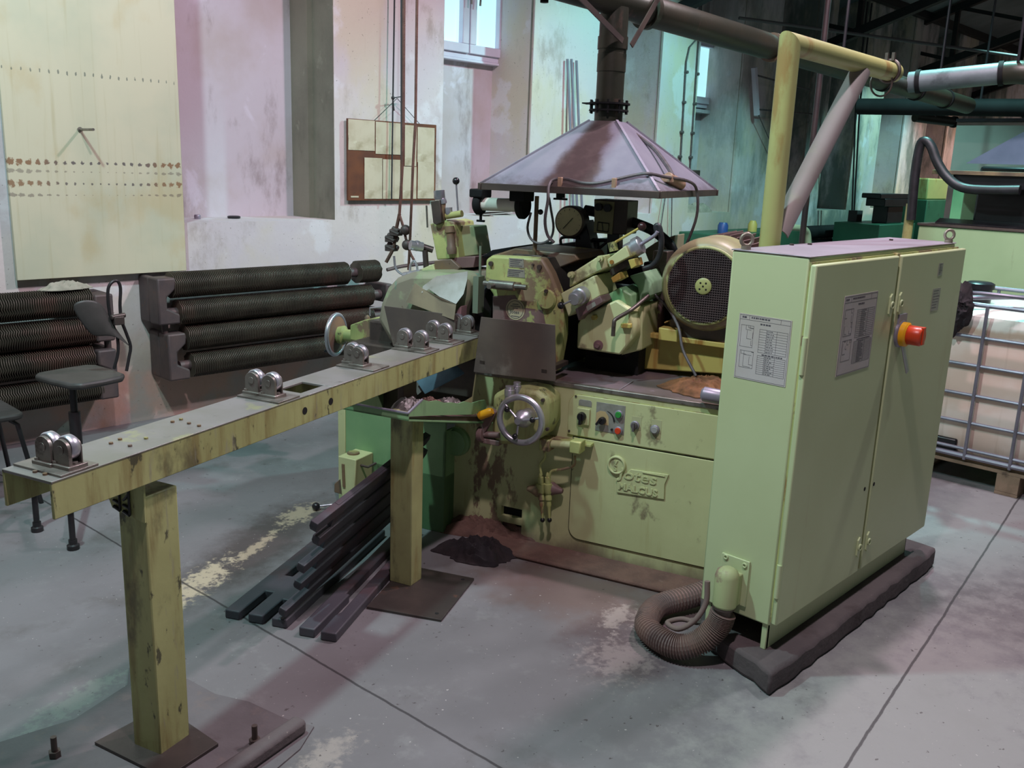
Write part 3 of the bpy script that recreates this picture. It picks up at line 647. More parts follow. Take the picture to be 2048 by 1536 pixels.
# handwheel with its gearbox
hs = MB(); hp = PB([(1003, 782), (1022, 772), (1062, 768), (1092, 774), (1112, 792), (1112, 838), (1098, 866), (1062, 880), (1018, 880), (1000, 866)], 3.52)
hs.prism(hp, 'y', 3.43, BF); ho = gp('gearbox', hs, GREENB, bevel=.02)
for (u, v) in ((1086, 800), (1016, 868), (1095, 858)): q = V(u, v, 3.43); gp('bolt', MB().cyl((q.x, 3.435, q.z), (q.x, 3.422, q.z), .008, n=6), DARKST, ho, 0)
for (u, v, r) in ((1019, 786, .022), (1034, 778, .019)):
    q = V(u, v, 3.40 if u < 1030 else 3.44); gp('oil_cap', MB().lathe((q.x, q.y, q.z-.035), (q.x, q.y, q.z+.03), [(0, r*.9), (.025, r*.9), (.026, r), (.050, r), (.052, r*.85), (.065, r*.85)], 20), CHROME, ho, 0)
HC = V(1041, 840, 3.345); Rw = .098
hw = MB(); hw.torus((HC.x, 3.345, HC.z), (0,1,0), Rw, .0135, 44, 12); wo = gp('handwheel', hw, CHROME, bevel=0)
hb = MB(); hb.lathe((HC.x, 3.43, HC.z), (HC.x, 3.315, HC.z), [(0, .034), (.03, .034), (.06, .04), (.085, .03), (.10, .018), (.115, .014)], 24); gp('hub', hb, CHROME, wo, 0)
for g in (2.45, .25, 4.55):
    d = Vector((math.cos(g), 0, math.sin(g))); c = Vector((HC.x, 3.34, HC.z))
    gp('spoke', MB().cyl(c+d*.02+Vector((0,-.01,0)), c+d*Rw, .005, n=10), CHROME, wo, 0)
    gp('knob', MB().sphere(c+d*.068+Vector((0,-.02,0)), .0125), BLACK, wo, 0)
q = V(958, 832, 3.40); e = V(985, 822, 3.40)
cr = MB(); cr.lathe(q, e, [(0, .015), (.004, .019), (.06, .019), ((e-q).length, .013)], 18); gp('crank_handle', cr, YEL, bevel=0)
cr = MB(); q = V(984, 838, 3.43); cr.bar((e.x, 3.42, e.z), (V(962, 868, 3.43).x, 3.43, V(962, 868, 3.43).z), .03, .022, (0,1,0)); w1 = V(958, 868, 3.43); w2 = V(1000, 870, 3.43); cr.cyl(w1, w2, .014, n=14).cyl(w1, w1.lerp(w2, .25), .034, n=16)
cr.box(V(963, 880, 3.43).x, V(1000, 880, 3.43).x, 3.42, BF, V(980, 888, 3.43).z, V(980, 878, 3.43).z)
gp('crank_shaft', cr, MAUVE, bevel=.003)
# lever cylinder, hoses and the two valves
q1, q2 = V(1084, 886, 3.52), V(1164, 892, 3.52)
m = MB(); m.cyl(q1, q2, .017, n=18); cy = gp('cylinder', m, GREEN, bevel=0)
for p in (q1, q1.lerp(q2, .76)): gp('cylinder_head', MB().box(p.x-.002, p.x+.048, 3.49, 3.555, p.z-.027, p.z+.027), GREENW, cy, .005)
gp('mount_rail', MB().box(q1.x, q2.x+.03, 3.545, BF, q1.z+.01, q1.z+.022), GREENW, cy, .002)
for (pp, uu) in (([(1088, 900), (1090, 915), (1080, 930), (1083, 950)], 0), ([(1150, 912), (1148, 930), (1128, 938), (1104, 942), (1098, 955)], 1)):
    gp('hose', MB().tube([V(u, v, 3.54) for u, v in pp], .006, 8, 4), GREENW, cy, 0)
for (u, sgn) in ((1083, -1), (1097, 1)):
    p0, p1 = V(u-2, 945, 3.54), V(u+2, 1040, 3.54); L = (p1-p0).length
    prof = [(0, .004), (.01, .008), (.02, .008), (.022, .013), (.05, .013), (.052, .019), (.09, .019), (.10, .012), (.112, .015), (.125, .015), (.128, .010), (.15, .012), (.16, .008), (.20, .006), (L, .004)]
    vo = gp('valve', MB().lathe(p0, p1, prof, 16), GREENW, bevel=0)
    gp('valve_tip', MB().sphere(p1, .011), BLACK, vo, 0)
    c = V(u+sgn*14, 978, 3.56); vb = MB(); vb.lathe((c.x-sgn*.05, 3.56, c.z), (c.x+sgn*.035, 3.56, c.z-.004), [(0, .022), (.015, .034), (.035, .032), (.055, .022), (.085, .010)], 14); gp('valve_body', vb, [GREENW, MAUVE][sgn > 0], vo, 0)
# coolant tank on the left with its torn sheet apron
TX0, TX1, TB = -2.62, -2.03, 3.5
tk = MB(); zt0, zt1 = .545, .556
tk.box(TX0, TX1, TB, TB+.012, 0, zt1).box(TX0, TX0+.012, TB, 4.3, 0, zt0).box(TX0, TX1, 4.29, 4.30, 0, zt1).box(TX1-.012, TX1, TB, 4.3, 0, .5).box(TX0, TX1, TB, 4.3, 0, .28)
to = gp('coolant_tank', tk, GREEND, bevel=.002)
gp('sludge', MB().box(TX0+.012, TX1-.012, TB+.012, 4.28, .28, .36), surf('dark_brown_sludge', '#4A3030', '#33282A', 5, [], .5), to, 0)
gp('tank_edge', MB().box(TX0-.012, TX0+.03, TB-.006, TB+.02, 0, .55), GREEN, to, .003)
ty = MB(); q = V(817, 827, 2.83); TA = q.x; zr_ = q.z; b0 = 2.83
side = [(b0, zr_)]+[(ata(u, v, TA).y, ata(u, v, TA).z) for u, v in ((846, 799), (860, 803), (875, 801), (890, 806), (905, 805), (918, 807), (930, 803), (945, 806), (958, 802), (970, 800), (974, 812), (970, 822), (945, 829), (870, 831))]+[(b0, zr_-.012)]
ty.prism(side, 'x', TA-.006, TA)
ty.box(-2.15, TA, b0, b0+.004, zr_-.03, zr_)
be = 3.58
ty.hex([(-2.15, b0, zr_-.03), (TA, b0, zr_-.03), (TA, be, .555), (-2.15, be, .50)], [(-2.15, b0, zr_-.024), (TA, b0, zr_-.024), (TA, be, .561), (-2.15, be, .507)])
CASTG = surf('rusty_swarf', '#5A5450', '#787270', 20, [], .5, .3)
tro = gp('drip_tray', ty, GREEND, bevel=0)
rm = MB(); rm.bar((-2.15, b0, zr_+.001), (TA, b0, zr_+.001), .008, .006); q2 = ata(846, 799, TA); rm.bar((TA-.003, b0, zr_), (TA-.003, q2.y, q2.z), .008, .006); gp('rim', rm, STEELG, tro, 0)
gp('tray_sludge', MB().hex([(-2.14, b0+.01, zr_-.024), (TA-.01, b0+.01, zr_-.024), (TA-.01, be-.01, .561), (-2.14, be-.01, .507)], [(-2.14, b0+.01, zr_-.018), (TA-.01, b0+.01, zr_-.018), (TA-.01, be-.01, .59), (-2.14, be-.01, .535)]), surf('dark_tray_sludge', '#4A322E', '#5C443C', 6, [], .6), tro, 0)
for k in range(3):
    q = ata(868+k*36, 806, TA); gp('swarf', crumple(TA-.105, q.y, q.z-.04, .07, .07, .045, 2.0+k*3, 20, 0, .5), [CASTG, DIRT, CASTG][k], tro, 0)
q = V(912, 884, 3.57); ro = gp('round_cover', MB().lathe((q.x, BF, q.z), (q.x, 3.55, q.z), [(0, .068), (.02, .068), (.028, .06), (.04, .058)], 32), GREEND, bevel=0)
q = V(900, 905, 3.57); gp('drain_plug', MB().cyl((q.x-.02, BF, q.z-.04), (q.x-.02, 3.54, q.z-.04), .014, n=12), DARKST, bevel=0)
# chute plates between tank and head
m = MB(); m.sheet([V(828, 755, 3.5), V(900, 722, 3.55), V(928, 748, 3.5), V(850, 788, 3.44)], .006, (0, .3, 1)); gp('chute_plate', m, surf('blue_grey_plate', '#5E7C8E', '#4A6070', 5, [('#3A3436', 6, .6, .7, .7)], .4, .3), bevel=0)
m = MB(); m.sheet([V(820, 748, 3.56), V(905, 715, 3.62), V(900, 735, 3.6), V(835, 790, 3.5)], .006, (0, 1, 0)); gp('chute_side', m, DARKST, bevel=0)
# splash plates
gp('splash_plate', slab([(962, 634), (1110, 650), (1111, 763), (947, 744)], 3.49, 3.495), SPLASH, bevel=.001)
gp('splash_plate', slab([(768, 612), (912, 630), (908, 700), (786, 692)], 3.62, 3.625), SPLASH, bevel=.001)
gp('plate_stay', MB().box(-1.86, -1.83, 3.49, 3.72, .84, .86).box(-1.56, -1.53, 3.49, 3.72, .84, .86).box(-2.2, -2.17, 3.62, 3.78, .90, .92), DARKST, bevel=.002)
# centre head
HB = 3.72
hd = slab([(969, 566), (971, 519), (983, 511), (1084, 516), (1102, 547), (1126, 610), (1126, 672), (1113, 744), (985, 744), (986, 590)], HB, HB+.07)
hdo = gp('wheel_head', hd, GREENW, bevel=.012)
gp('head_core', slab([(975, 566), (976, 522), (986, 514), (1082, 519), (1098, 550), (1121, 612), (1121, 672), (1108, 744), (985, 744), (988, 590)], HB+.07, 4.22), surf('black_core_casting', '#1E1A18', '#2A2420', 5, [], .45), hdo, .004)  # near-black core behind the green front plate
ba = MB(); ba.prism(PB([(986, 592), (1030, 590), (1045, 615), (1085, 620), (1092, 650), (1110, 655), (1113, 742), (985, 742)], HB), 'y', HB-.0015, HB+.005); gp('bare_patch', ba, MAUVE, hdo, 0)
gp('head_top', slab([(1000, 506), (1030, 496), (1150, 508), (1158, 520), (1110, 540), (1088, 516), (985, 511)], 3.95, 4.3), BROWNW, hdo, .01)
for (u, v, r) in ((983, 527, .011), (1080, 534, .011), (1067, 529, .005)):
    q = V(u, v, HB); gp('bolt', MB().cyl((q.x, HB+.002, q.z), (q.x, HB-.012, q.z), r, n=12), DARKST, hdo, 0)
for (a, b_, c_, d_) in (((1018, 516), (1047, 518), (1048, 536), (1018, 534)), ((1016, 537), (1049, 540), (1050, 556), (1014, 553))):
    no = gp('name_plate', slab([a, b_, c_, d_], HB-.002, HB+.002), NAME, hdo, 0)
    P_ = PB([a, b_, c_, d_], HB-.0025); m = MB()
    for k in range(4):
        t_ = (k+.7)/4.6; L0 = (P_[0][0]+(P_[3][0]-P_[0][0])*t_, P_[0][1]+(P_[3][1]-P_[0][1])*t_); R0 = (P_[1][0]+(P_[2][0]-P_[1][0])*t_, P_[1][1]+(P_[2][1]-P_[1][1])*t_)
        m.bar((L0[0]+.006, HB-.0025, L0[1]), (L0[0]+(R0[0]-L0[0])*random.uniform(.6, .92), HB-.0025, R0[1]*.9+L0[1]*.1), .0012, .0025)
    gp('stamped_lines', m, INK, no, 0)
q = V(1031, 619, HB); bo_ = gp('round_badge', MB().cyl((q.x, HB+.001, q.z), (q.x, HB-.003, q.z), .048, n=36), surf('cream_round_plate', '#B5A98A', '#A59A80', 20), hdo, 0)
m = MB(); m.torus((q.x, HB-.003, q.z), (0,1,0), .040, .0012, 36, 6)
for k, (w_, dz) in enumerate(((.03, .024), (.05, .015), (.026, .006))): m.box(q.x-w_/2, q.x+w_/2, HB-.0036, HB-.0028, q.z+dz-.0015, q.z+dz+.0015)
m.text('Jotes', .021, .0005, onface(q.x-.027, q.z-.018, HB-.0034), 0, 1.15); m.box(q.x-.02, q.x+.02, HB-.0036, HB-.0028, q.z-.032, q.z-.029)
gp('badge_print', m, INK, bo_, 0)
q = V(1095, 598, HB); gp('round_plug', MB().lathe((q.x, HB+.002, q.z), (q.x, HB-.02, q.z), [(0, .046), (.012, .046), (.016, .042), (.022, .041)], 30), GREENW, hdo, 0)
q = V(1093, 582, HB-.02); gp('bolt', MB().cyl((q.x, HB-.018, q.z), (q.x, HB-.03, q.z), .009, n=6), DARKST, hdo, 0)
q1, q2 = V(968, 566, 3.66), V(1053, 575, 3.66); L = (q2-q1).length
gp('spindle', MB().lathe(q1, q2, [(0, .012), (.03, .012), (.031, .02), (L*.72, .02), (L*.73, .012), (L, .012)], 16), STEEL, hdo, 0)
gp('spindle_bracket', MB().box(q1.x+.03, q1.x+.16, 3.65, HB, q1.z-.022, q1.z+.012), BROWNW, hdo, .004)
q = V(986, 571, 3.64); gp('clamp_knob', MB().cyl((q.x, 3.66, q.z), (q.x, 3.60, q.z), .012, n=14), STEEL, hdo, 0)
q0, q1 = V(961, 492, 3.74), V(960, 556, 3.74); gp('guide_rod', MB().cyl(q0, q1, .006, n=10).box(q1.x-.014, q1.x+.014, 3.70, 3.76, q1.z-.16, q1.z+.01), surf('dull_grey_green_rod', '#6E7A68', None, 3, [], .5), hdo, 0)
m = slab([(955, 520), (985, 500), (1022, 494), (1022, 500), (975, 512)], 4.0, 4.5); gp('guard_plate', m, BLACK, hdo, 0)
# dark gap and wheel between the heads
gp('grinding_wheel', MB().lathe((-2.06, 3.95, 1.0), (-1.96, 3.95, 1.0), [(0, .17), (.03, .20), (.07, .20), (.10, .17)], 48), BLACK, bevel=0)
gp('wheel_flange', MB().lathe((-1.965, 3.95, 1.0), (-1.93, 3.95, 1.0), [(0, .12), (.02, .12), (.035, .06)], 32), PINK, bevel=0)
gp('regulating_wheel', MB().lathe((-1.50, 4.05, .99), (-1.30, 4.05, .99), [(0, .16), (.03, .19), (.17, .19), (.20, .16)], 48), BLACK, bevel=0)
gp('dark_void_block', MB().box(-1.53, -1.27, 3.92, 4.4, .787, .95), DARKH, bevel=0)  # added block, its near-black colour stands in for shade under the housing
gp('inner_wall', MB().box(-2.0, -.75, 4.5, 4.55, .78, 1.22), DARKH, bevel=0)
# lamp post on the head
q0, q1 = V(1069, 512, 3.95), V(1071, 392, 3.95)
m = MB(); m.cyl(q0, (q0.x, 3.95, q1.z), .010, n=12); gp('lamp_post', m, BROWNW, bevel=0)
gp('lamp_post_foot', MB().box(q0.x-.10, q0.x+.05, 3.92, 3.98, q0.z-.008, q0.z+.006), DARKST, bevel=.002)
gp('clamp_knob', MB().sphere(V(1081, 424, 3.93), .013), BLACK, bevel=0)
# right hand dresser
RB = 3.70
m = slab([(1121, 587), (1188, 551), (1201, 592), (1168, 612), (1136, 634)], RB, RB+.22); gp('slide_block', m, GREEN, bevel=.006)
m = slab([(1150, 618), (1200, 592), (1206, 604), (1164, 632), (1157, 642)], RB-.01, RB+.18); gp('slide_foot', m, PINK, bevel=.003)
gp('foot_label', slab([(1172, 613), (1189, 603), (1192, 611), (1175, 622)], RB-.012, RB-.009), PLATW, bevel=0)
m = slab([(1138, 575), (1139, 552), (1145, 545), (1195, 513), (1208, 510), (1215, 535), (1186, 549)], RB+.03, RB+.24); du = gp('upper_slide', m, GREEN, bevel=.006)
for (u, v) in ((1145, 549), (1203, 517)): q = V(u, v, RB+.03); gp('bolt', MB().cyl((q.x, RB+.035, q.z), (q.x, RB+.005, q.z), .014, n=16).cyl((q.x, RB+.03, q.z), (q.x, RB-.008, q.z), .008, n=6), GREEN, du, 0)
m = slab([(1214, 519), (1251, 491), (1260, 513), (1219, 535)], RB+.02, RB+.2); db = gp('dresser_block', m, GREEN, bevel=.004)
q = V(1224, 524, RB+.02); gp('bolt', MB().cyl((q.x, RB+.03, q.z), (q.x, RB+.012, q.z), .009, n=12), RUSTY, db, 0)
gp('slide_shadow_slot', slab([(1219, 540), (1255, 517), (1262, 528), (1222, 552)], RB+.06, RB+.2), DARKST, db, 0)
gp('yellow_clamp', slab([(1222, 556), (1238, 545), (1242, 558), (1226, 566)], RB+.02, RB+.12), RUSTY, db, .002)
gp('yellow_clamp', slab([(1256, 520), (1268, 517), (1272, 532), (1262, 538)], RB+.02, RB+.12), RUSTY, db, .002)
q1, q2 = V(1254, 504, RB+.08), V(1283, 488, RB+.08); L = (q2-q1).length
gp('micrometer_dial', MB().lathe(q1, q2, [(0, .034), (L*.55, .034), (L*.56, .040), (L*.95, .040), (L, .034)], 28), CHROME, db, 0)
q3 = V(1309, 471, RB+.08); m = MB(); m.tube([q2, q3, V(1315, 463, RB+.08)], .008, 10, 4); gp('crank_rod', m, STEELG, db, 0)
m = MB(); m.tube([V(u, v, RB+.1) for u, v in ((1314, 464), (1312, 453), (1318, 453), (1323, 480), (1319, 510), (1306, 530), (1286, 538))], .012, 10, 5); gp('looped_hose', m, RUBBER, bevel=0)
q1, q2 = V(1228, 502, RB+.1), V(1224, 484, RB+.1); gp('clamp_barrel', MB().cyl(q1, q2, .020, n=18), GREENB, db, 0)
q1, q2 = V(1231, 484, RB+.08), V(1284, 453, RB+.08); lv = gp('clamp_lever', MB().cyl(q1, q2, .0055, n=10), RUSTY, db, 0)
gp('lever_ball', MB().sphere(q2, .0185), surf('dark_red_ball', '#3A2022', None, 3, [], .3), db, 0)
q1, q2 = V(1166, 588, RB), V(1147, 599, RB-.09); L = (q2-q1).length
gp('feed_knob', MB().lathe(q1, q2, [(0, .036), (L*.45, .036), (L*.5, .030), (L*.9, .030), (L, .024)], 26), CHROME, bevel=0)
q1, q3 = V(1143, 601, RB-.085), V(1122, 611, RB-.085); gp('feed_lever', MB().cyl(q1, q3, .0045, n=10), CHROME, bevel=0); gp('lever_ball', MB().sphere(q3, .016), BLACK, bevel=0)
# regulating wheel housing
rh = slab([(1153, 697), (1240, 710), (1266, 676), (1266, 648), (1258, 618), (1232, 600), (1165, 632), (1155, 648)], 3.76, 4.12); rho = gp('regulating_housing', rh, GREEN, bevel=.008)
rh = slab([(1262, 620), (1284, 612), (1284, 700), (1240, 711), (1266, 676)], 3.86, 4.2); gp('housing_side', rh, GREEN, rho, .008)
rh = slab([(1196, 600), (1238, 575), (1262, 590), (1262, 640), (1238, 640), (1210, 640)], 3.80, 4.0); gp('housing_neck', rh, GREEND, rho, .006)
rh = slab([(1258, 552), (1288, 543), (1299, 565), (1297, 594), (1279, 609), (1275, 575)], 3.9, 4.2); gp('spout_box', rh, surf('teal_lit_box_paint', '#8EB08A', '#7EA080', 5), bevel=.006)  # teal lamp light is put into the green of this box
q = V(1197, 690, 3.76); gp('plug', MB().lathe((q.x, 3.765, q.z), (q.x, 3.74, q.z), [(0, .022), (.01, .022), (.012, .012), (.025, .010)], 20), PINK, rho, 0)
q = V(1191, 634, 3.76); gp('bolt', MB().cyl((q.x, 3.77, q.z), (q.x, 3.735, q.z), .012, n=6), RUSTY, rho, 0)
gp('lug', slab([(1241, 647), (1261, 648), (1261, 657), (1241, 656)], 3.74, 3.78), RUSTY, rho, .003)
m = MB(); m.tube([V(1296, 592, 3.9), V(1262, 620, 3.76), V(1232, 638, 3.70), V(1228, 648, 3.69), V(1226, 672, 3.69)], .009, 10, 3); gp('bent_lever', m, DARKST, rho, 0)
# motor on its rail
mc = V(1408, 572, 3.93); MR = .207
m = MB(); m.lathe((mc.x, 3.93, mc.z), (mc.x, 4.2, mc.z), [(0, MR*.80), (.004, MR*.86), (.018, MR*.93), (.045, MR*.985), (.08, MR), (.24, MR), (.27, MR*.97)], 64)
mo = gp('motor', m, surf('motor_cowl_paint', '#A0A072', '#8E8466', 4, [('#7A6460', (3,3,3), .5, .60, .8), ('#4A4034', (18,18,9), .66, .72, .7)], .42, bump=.04), bevel=0)
gp('motor_rim', MB().torus((mc.x, 3.932, mc.z), (0,1,0), MR*.80, .007, 64, 8), GREENB, mo, 0)
gp('motor_recess', MB().cyl((mc.x, 3.9285, mc.z), (mc.x, 3.93, mc.z), MR*.79, n=48), DARKH, mo, 0)
gr = MB(); R2 = MR*.775; st = .0102; k = -int(R2/st)
while k*st <= R2:
    h = math.sqrt(max(0, R2*R2-(k*st)**2))
    gr.box(mc.x+k*st-.0017, mc.x+k*st+.0017, 3.921, 3.926, mc.z-h, mc.z+h); gr.box(mc.x-h, mc.x+h, 3.919, 3.922, mc.z+k*st-.0017, mc.z+k*st+.0017); k += 1
gp('fan_grille', gr, surf('brown_black_grille', '#544444', '#443A3C', 9, [], .5), mo, 0)
hb = gp('grille_hub', MB().lathe((mc.x, 3.924, mc.z), (mc.x, 3.912, mc.z), [(0, .036), (.008, .036), (.012, .03)], 28), YPIPE, mo, 0)
hm = MB()
for (dx, dz) in ((0,0), (-.012,.014), (.012,.014), (-.014,-.013), (.014,-.013)): hm.cyl((mc.x+dx, 3.9125, mc.z+dz), (mc.x+dx, 3.911, mc.z+dz), .0042, n=10)
gp('hub_hole', hm, DARKH, mo, 0)
fb = MB(); fb.cyl((mc.x, 4.2, mc.z), (mc.x, 4.62, mc.z), MR*.82, n=48)
for k in range(40):
    g = 2*PI*k/40; d = Vector((math.cos(g), 0, math.sin(g)))
    fb.bar(Vector((mc.x, 4.2, mc.z))+d*MR*.9, Vector((mc.x, 4.6, mc.z))+d*MR*.9, .004, .045, d)
gp('finned_body', fb, MAUVE, mo, 0)
gp('motor_foot', MB().box(mc.x-.16, mc.x+.16, 4.0, 4.5, .965, 1.05), DARKST, mo, .005)
gp('motor_base', MB().prism(PB([(1262, 726), (1284, 663), (1470, 692), (1470, 750), (1268, 737)], 4.02), 'y', 4.02, 4.5), RUSTY, bevel=.006)
gp('base_rail', MB().prism(PB([(1300, 666), (1470, 690), (1470, 700), (1300, 676)], 3.98), 'y', 3.98, 4.02), RUSTY, bevel=.003)
gp('rail_block', slab([(1317, 655), (1355, 661), (1354, 685), (1316, 680)], 3.93, 4.0), RUSTY, bevel=.004)
q = V(1306, 655, 4.12); gp('dark_pot', MB().lathe((q.x, 4.12, q.z), (q.x, 4.12, q.z+.12), [(0, .048), (.01, .05), (.1, .045), (.12, .03)], 24), MAUVE, bevel=0)
gp('dark_column', MB().box(q.x-.02, q.x+.05, 4.1, 4.2, q.z+.1, q.z+.36), DARKST, bevel=.004)
m = MB(); m.tube([V(u, v, b) for u, v, b in ((1310, 590, 4.0), (1335, 615, 3.98), (1357, 655, 3.9), (1366, 700, 3.86), (1392, 752, 3.82))], .0065, 10, 5); gp('coolant_hose', m, GREYF, bevel=0)
# left hand dresser head
LB = 3.92
m = slab([(860, 448), (893, 440), (908, 444), (918, 516), (874, 520)], LB, LB+.2); lo = gp('dresser_column', m, GREENW, bevel=.005)
m = slab([(861, 403), (879, 400), (883, 445), (872, 450), (866, 446)], LB-.03, LB+.02); gp('dark_plate', m, DARKST, lo, .003)
q1, q2 = V(899, 452, LB-.01), V(904, 508, LB-.01); L = (q2-q1).length
gp('lead_screw', MB().lathe(q1, q2, [(0, .022), (.03, .026), (.035, .02), (L-.04, .02), (L-.03, .026), (L, .022)], 18), BROWNW, lo, 0)
for (u0, v0, u1, v1, r) in ((880, 399, 878, 381, .027), (887, 408, 885, 399, .018), (898, 429, 897, 415, .018)):
    gp('chrome_cap', MB().lathe(V(u0, v0, LB), V(u1, v1, LB), [(0, r*.9), (.006, r), ((V(u1, v1, LB)-V(u0, v0, LB)).length, r)], 20), CHROME, lo, 0)
gp('screw_neck', MB().cyl(V(884, 446, LB), V(886, 404, LB), .014, n=14), BROWNW, lo, 0)
gp('side_barrel', MB().cyl(V(893, 432, LB), V(924, 427, LB), .016, n=16), YPIPE, lo, 0)
q1, q2 = V(916, 426, LB), V(912, 362, LB); gp('lever_rod', MB().cyl(q1, q2, .0045, n=10), CHROME, lo, 0); gp('lever_ball', MB().sphere(q2, .0175), BLACK, lo, 0)
gp('pin', MB().cyl(V(855, 455, LB+.1), V(853, 411, LB+.1), .005, n=8), STEEL, lo, 0)
m = slab([(909, 451), (947, 452), (957, 510), (915, 515)], LB+.06, LB+.2); gp('grey_green_cover', m, surf('grey_green_cover_paint', '#95966E', '#84886A', 4, [('#A39AA0', 4, .62, .7, .6)]), lo, .005)
m = slab([(908, 515), (951, 513), (947, 535), (908, 537)], LB, LB+.22); gp('slide_slab', m, PINK, lo, .003)
m = slab([(868, 522), (902, 518), (920, 535), (905, 550), (870, 556)], LB-.02, LB+.2); gp('swivel_base', m, BROWNW, lo, .004)
q = V(838, 491, LB); gp('ball_joint', MB().sphere((q.x, LB-.02, q.z), .027).cyl((q.x-.02, LB-.05, q.z+.004), (q.x+.02, LB, q.z-.006), .024, n=18), CHROME, lo, 0)
gp('joint_shank', MB().cyl((q.x, LB, q.z), V(866, 500, LB+.03), .016, n=12).cyl(V(850, 500, LB), V(853, 545, LB), .014, n=12), DARKST, lo, 0)
gp('green_lug', slab([(842, 538), (866, 528), (872, 552), (844, 556)], LB-.03, LB+.1), GREEN, lo, .004)
gp('handle_barrel', MB().cyl(V(808, 552, LB-.05), V(843, 546, LB-.05), .019, n=18), CHROME, lo, 0)
gp('handle_rod', MB().tube([V(u, v, LB-.05) for u, v in ((788, 512), (791, 535), (800, 546), (814, 552))], .006, 8, 4).tube([V(u, v, LB-.04) for u, v in ((820, 548), (821, 530), (828, 522), (834, 532), (834, 546))], .006, 8, 4), CHROME, lo, 0)
# wheel guard under it
wg = []
for (u, v) in ((752, 640), (760, 605), (772, 575), (790, 556), (820, 545), (870, 545), (925, 552), (936, 560), (934, 600), (918, 640), (915, 690), (780, 690)): wg.append((u, v))
gp('wheel_guard', slab(wg, 3.72, 4.15), surf('mottled_green_guard_paint', '#8FA07A', '#A39C86', 5, [('#8A7F72', (4,4,4), .52, .58, .8), ('#5E8A78', (6,6,6), .62, .66, .7), ('#6A4A46', (20,20,20), .66, .72, .7)], .45), bevel=.03)
m = MB(); P0 = [V(u, v, b) for u, v, b in ((843, 586, 3.66), (846, 572, 3.67), (872, 553, 3.69), (935, 543, 3.72), (934, 560, 3.68), (927, 588, 3.64), (912, 608, 3.62), (878, 593, 3.63), (858, 578, 3.655))]; m.sheet(P0, .003, (0, 1, .3)); so_ = gp('deflector_sheet', m, BRIGHT, bevel=0)
m = MB(); P0 = [V(u, v, b) for u, v, b in ((812, 604, 3.69), (830, 566, 3.69), (846, 578, 3.66), (880, 596, 3.62), (912, 610, 3.612), (908, 640, 3.61), (860, 622, 3.63))]; m.sheet(P0, .003, (0, 1, .1)); gp('deflector_flap', m, surf('tan_shaded_sheet', '#A89A80', '#8E8270', 6, [], .4, .2), so_, 0)  # lower facet of the same sheet, its shade put into the tan colour
gp('guard_edge', slab([(912, 620), (922, 612), (920, 660), (908, 668)], 3.66, 3.72), surf('pink_grey_edge', '#9A7A7C', None, 3), bevel=.004)
# left handwheel, seen almost edge-on
wc = V(672, 669, 4.15); ax = Vector((.985, .17, 0)).normalized()
m = MB(); m.torus(wc, ax, .112, .013, 48, 10); wo = gp('side_handwheel', m, CHROME, bevel=0)
m = MB(); m.lathe(wc-ax*.012, wc+ax*.02, [(0, .10), (.01, .104), (.022, .104), (.032, .05)], 40); gp('web', m, surf('brown_wheel_web', '#6E5A50', '#8A6A50', 8), wo, 0)
gp('grip', MB().cyl(wc-ax*.01+Vector((0, -.0, -.10)), wc-ax*.07+Vector((0, 0, -.10)), .010, n=12), BLACK, wo, 0)
m = MB(); m.lathe(wc+ax*.02, wc+ax*.2, [(0, .05), (.03, .055), (.04, .035), (.18, .035)], 20); gp('pinion', m, GREENW, wo, 0)
m = slab([(700, 650), (728, 640), (770, 632), (778, 700), (752, 690), (700, 680)], 3.95, 4.15); gp('tail_bracket', m, GREENW, bevel=.006)
q = V(728, 645, 3.95); gp('oil_cap', MB().lathe((q.x, 3.98, q.z-.02), (q.x, 3.98, q.z+.035), [(0, .022), (.02, .022), (.024, .014), (.045, .014), (.055, .006)], 14), BROWNW, bevel=0)
gp('wire_handle', MB().tube([V(u, v, 3.9) for u, v in ((740, 632), (740, 616), (764, 614))], .004, 8), CHROME, bevel=0)
gp('dust_heap', MB().sheet([V(690, 715, 3.9), V(730, 695, 3.95), V(790, 705, 3.9), V(770, 725, 3.8)], .02, (0,0,1)), MAUVE, bevel=0)
gp('under_shelf', MB().box(-2.75, -1.98, 3.75, 4.3, .60, .80), DARKST, bevel=.01)
gp('left_column', MB().box(-2.7, -2.1, 3.85, 4.5, .3, .9), DARKST, bevel=.01)
# gauge, switch box and pipework behind the heads
GB = 4.35
q = V(1143, 443, GB); go = gp('gauge', MB().lathe((q.x, GB+.05, q.z), (q.x, GB-.03, q.z), [(0, .078), (.06, .08), (.075, .08), (.08, .072)], 36), DARKST, bevel=0)
gp('dial', MB().cyl((q.x, GB-.031, q.z), (q.x, GB-.0325, q.z), .070, n=36), GAUGEF, go, 0)
m = MB(); m.bar((q.x-.03, GB-.034, q.z-.035), (q.x+.02, GB-.034, q.z+.02), .004, .002); gp('needle', m, BLACK, go, 0)
m = MB()
for k in range(11):
    g = -.7+k*(PI+1.4)/10; m.bar((q.x+.056*math.cos(g), GB-.0335, q.z+.056*math.sin(g)), (q.x+.064*math.cos(g), GB-.0335, q.z+.064*math.sin(g)), .0022, .001)
gp('dial_mark', m, BLACK, go, 0)
gp('gauge_pillar', slab([(1150, 455), (1170, 440), (1190, 520), (1150, 525)], GB, GB+.12), BLACK, bevel=.005)
gp('pump_body', slab([(1098, 490), (1195, 478), (1202, 530), (1100, 530)], GB+.05, GB+.4), BLACK, bevel=.02)
gp('pump_handle', MB().tube([V(u, v, GB) for u, v in ((1122, 490), (1122, 477), (1135, 474), (1160, 476))], .008, 8, 3), BLACK, bevel=0)
sb = gp('switch_box', slab([(1188, 398), (1256, 402), (1252, 470), (1188, 466)], GB, GB+.16), DARKST, bevel=.004)
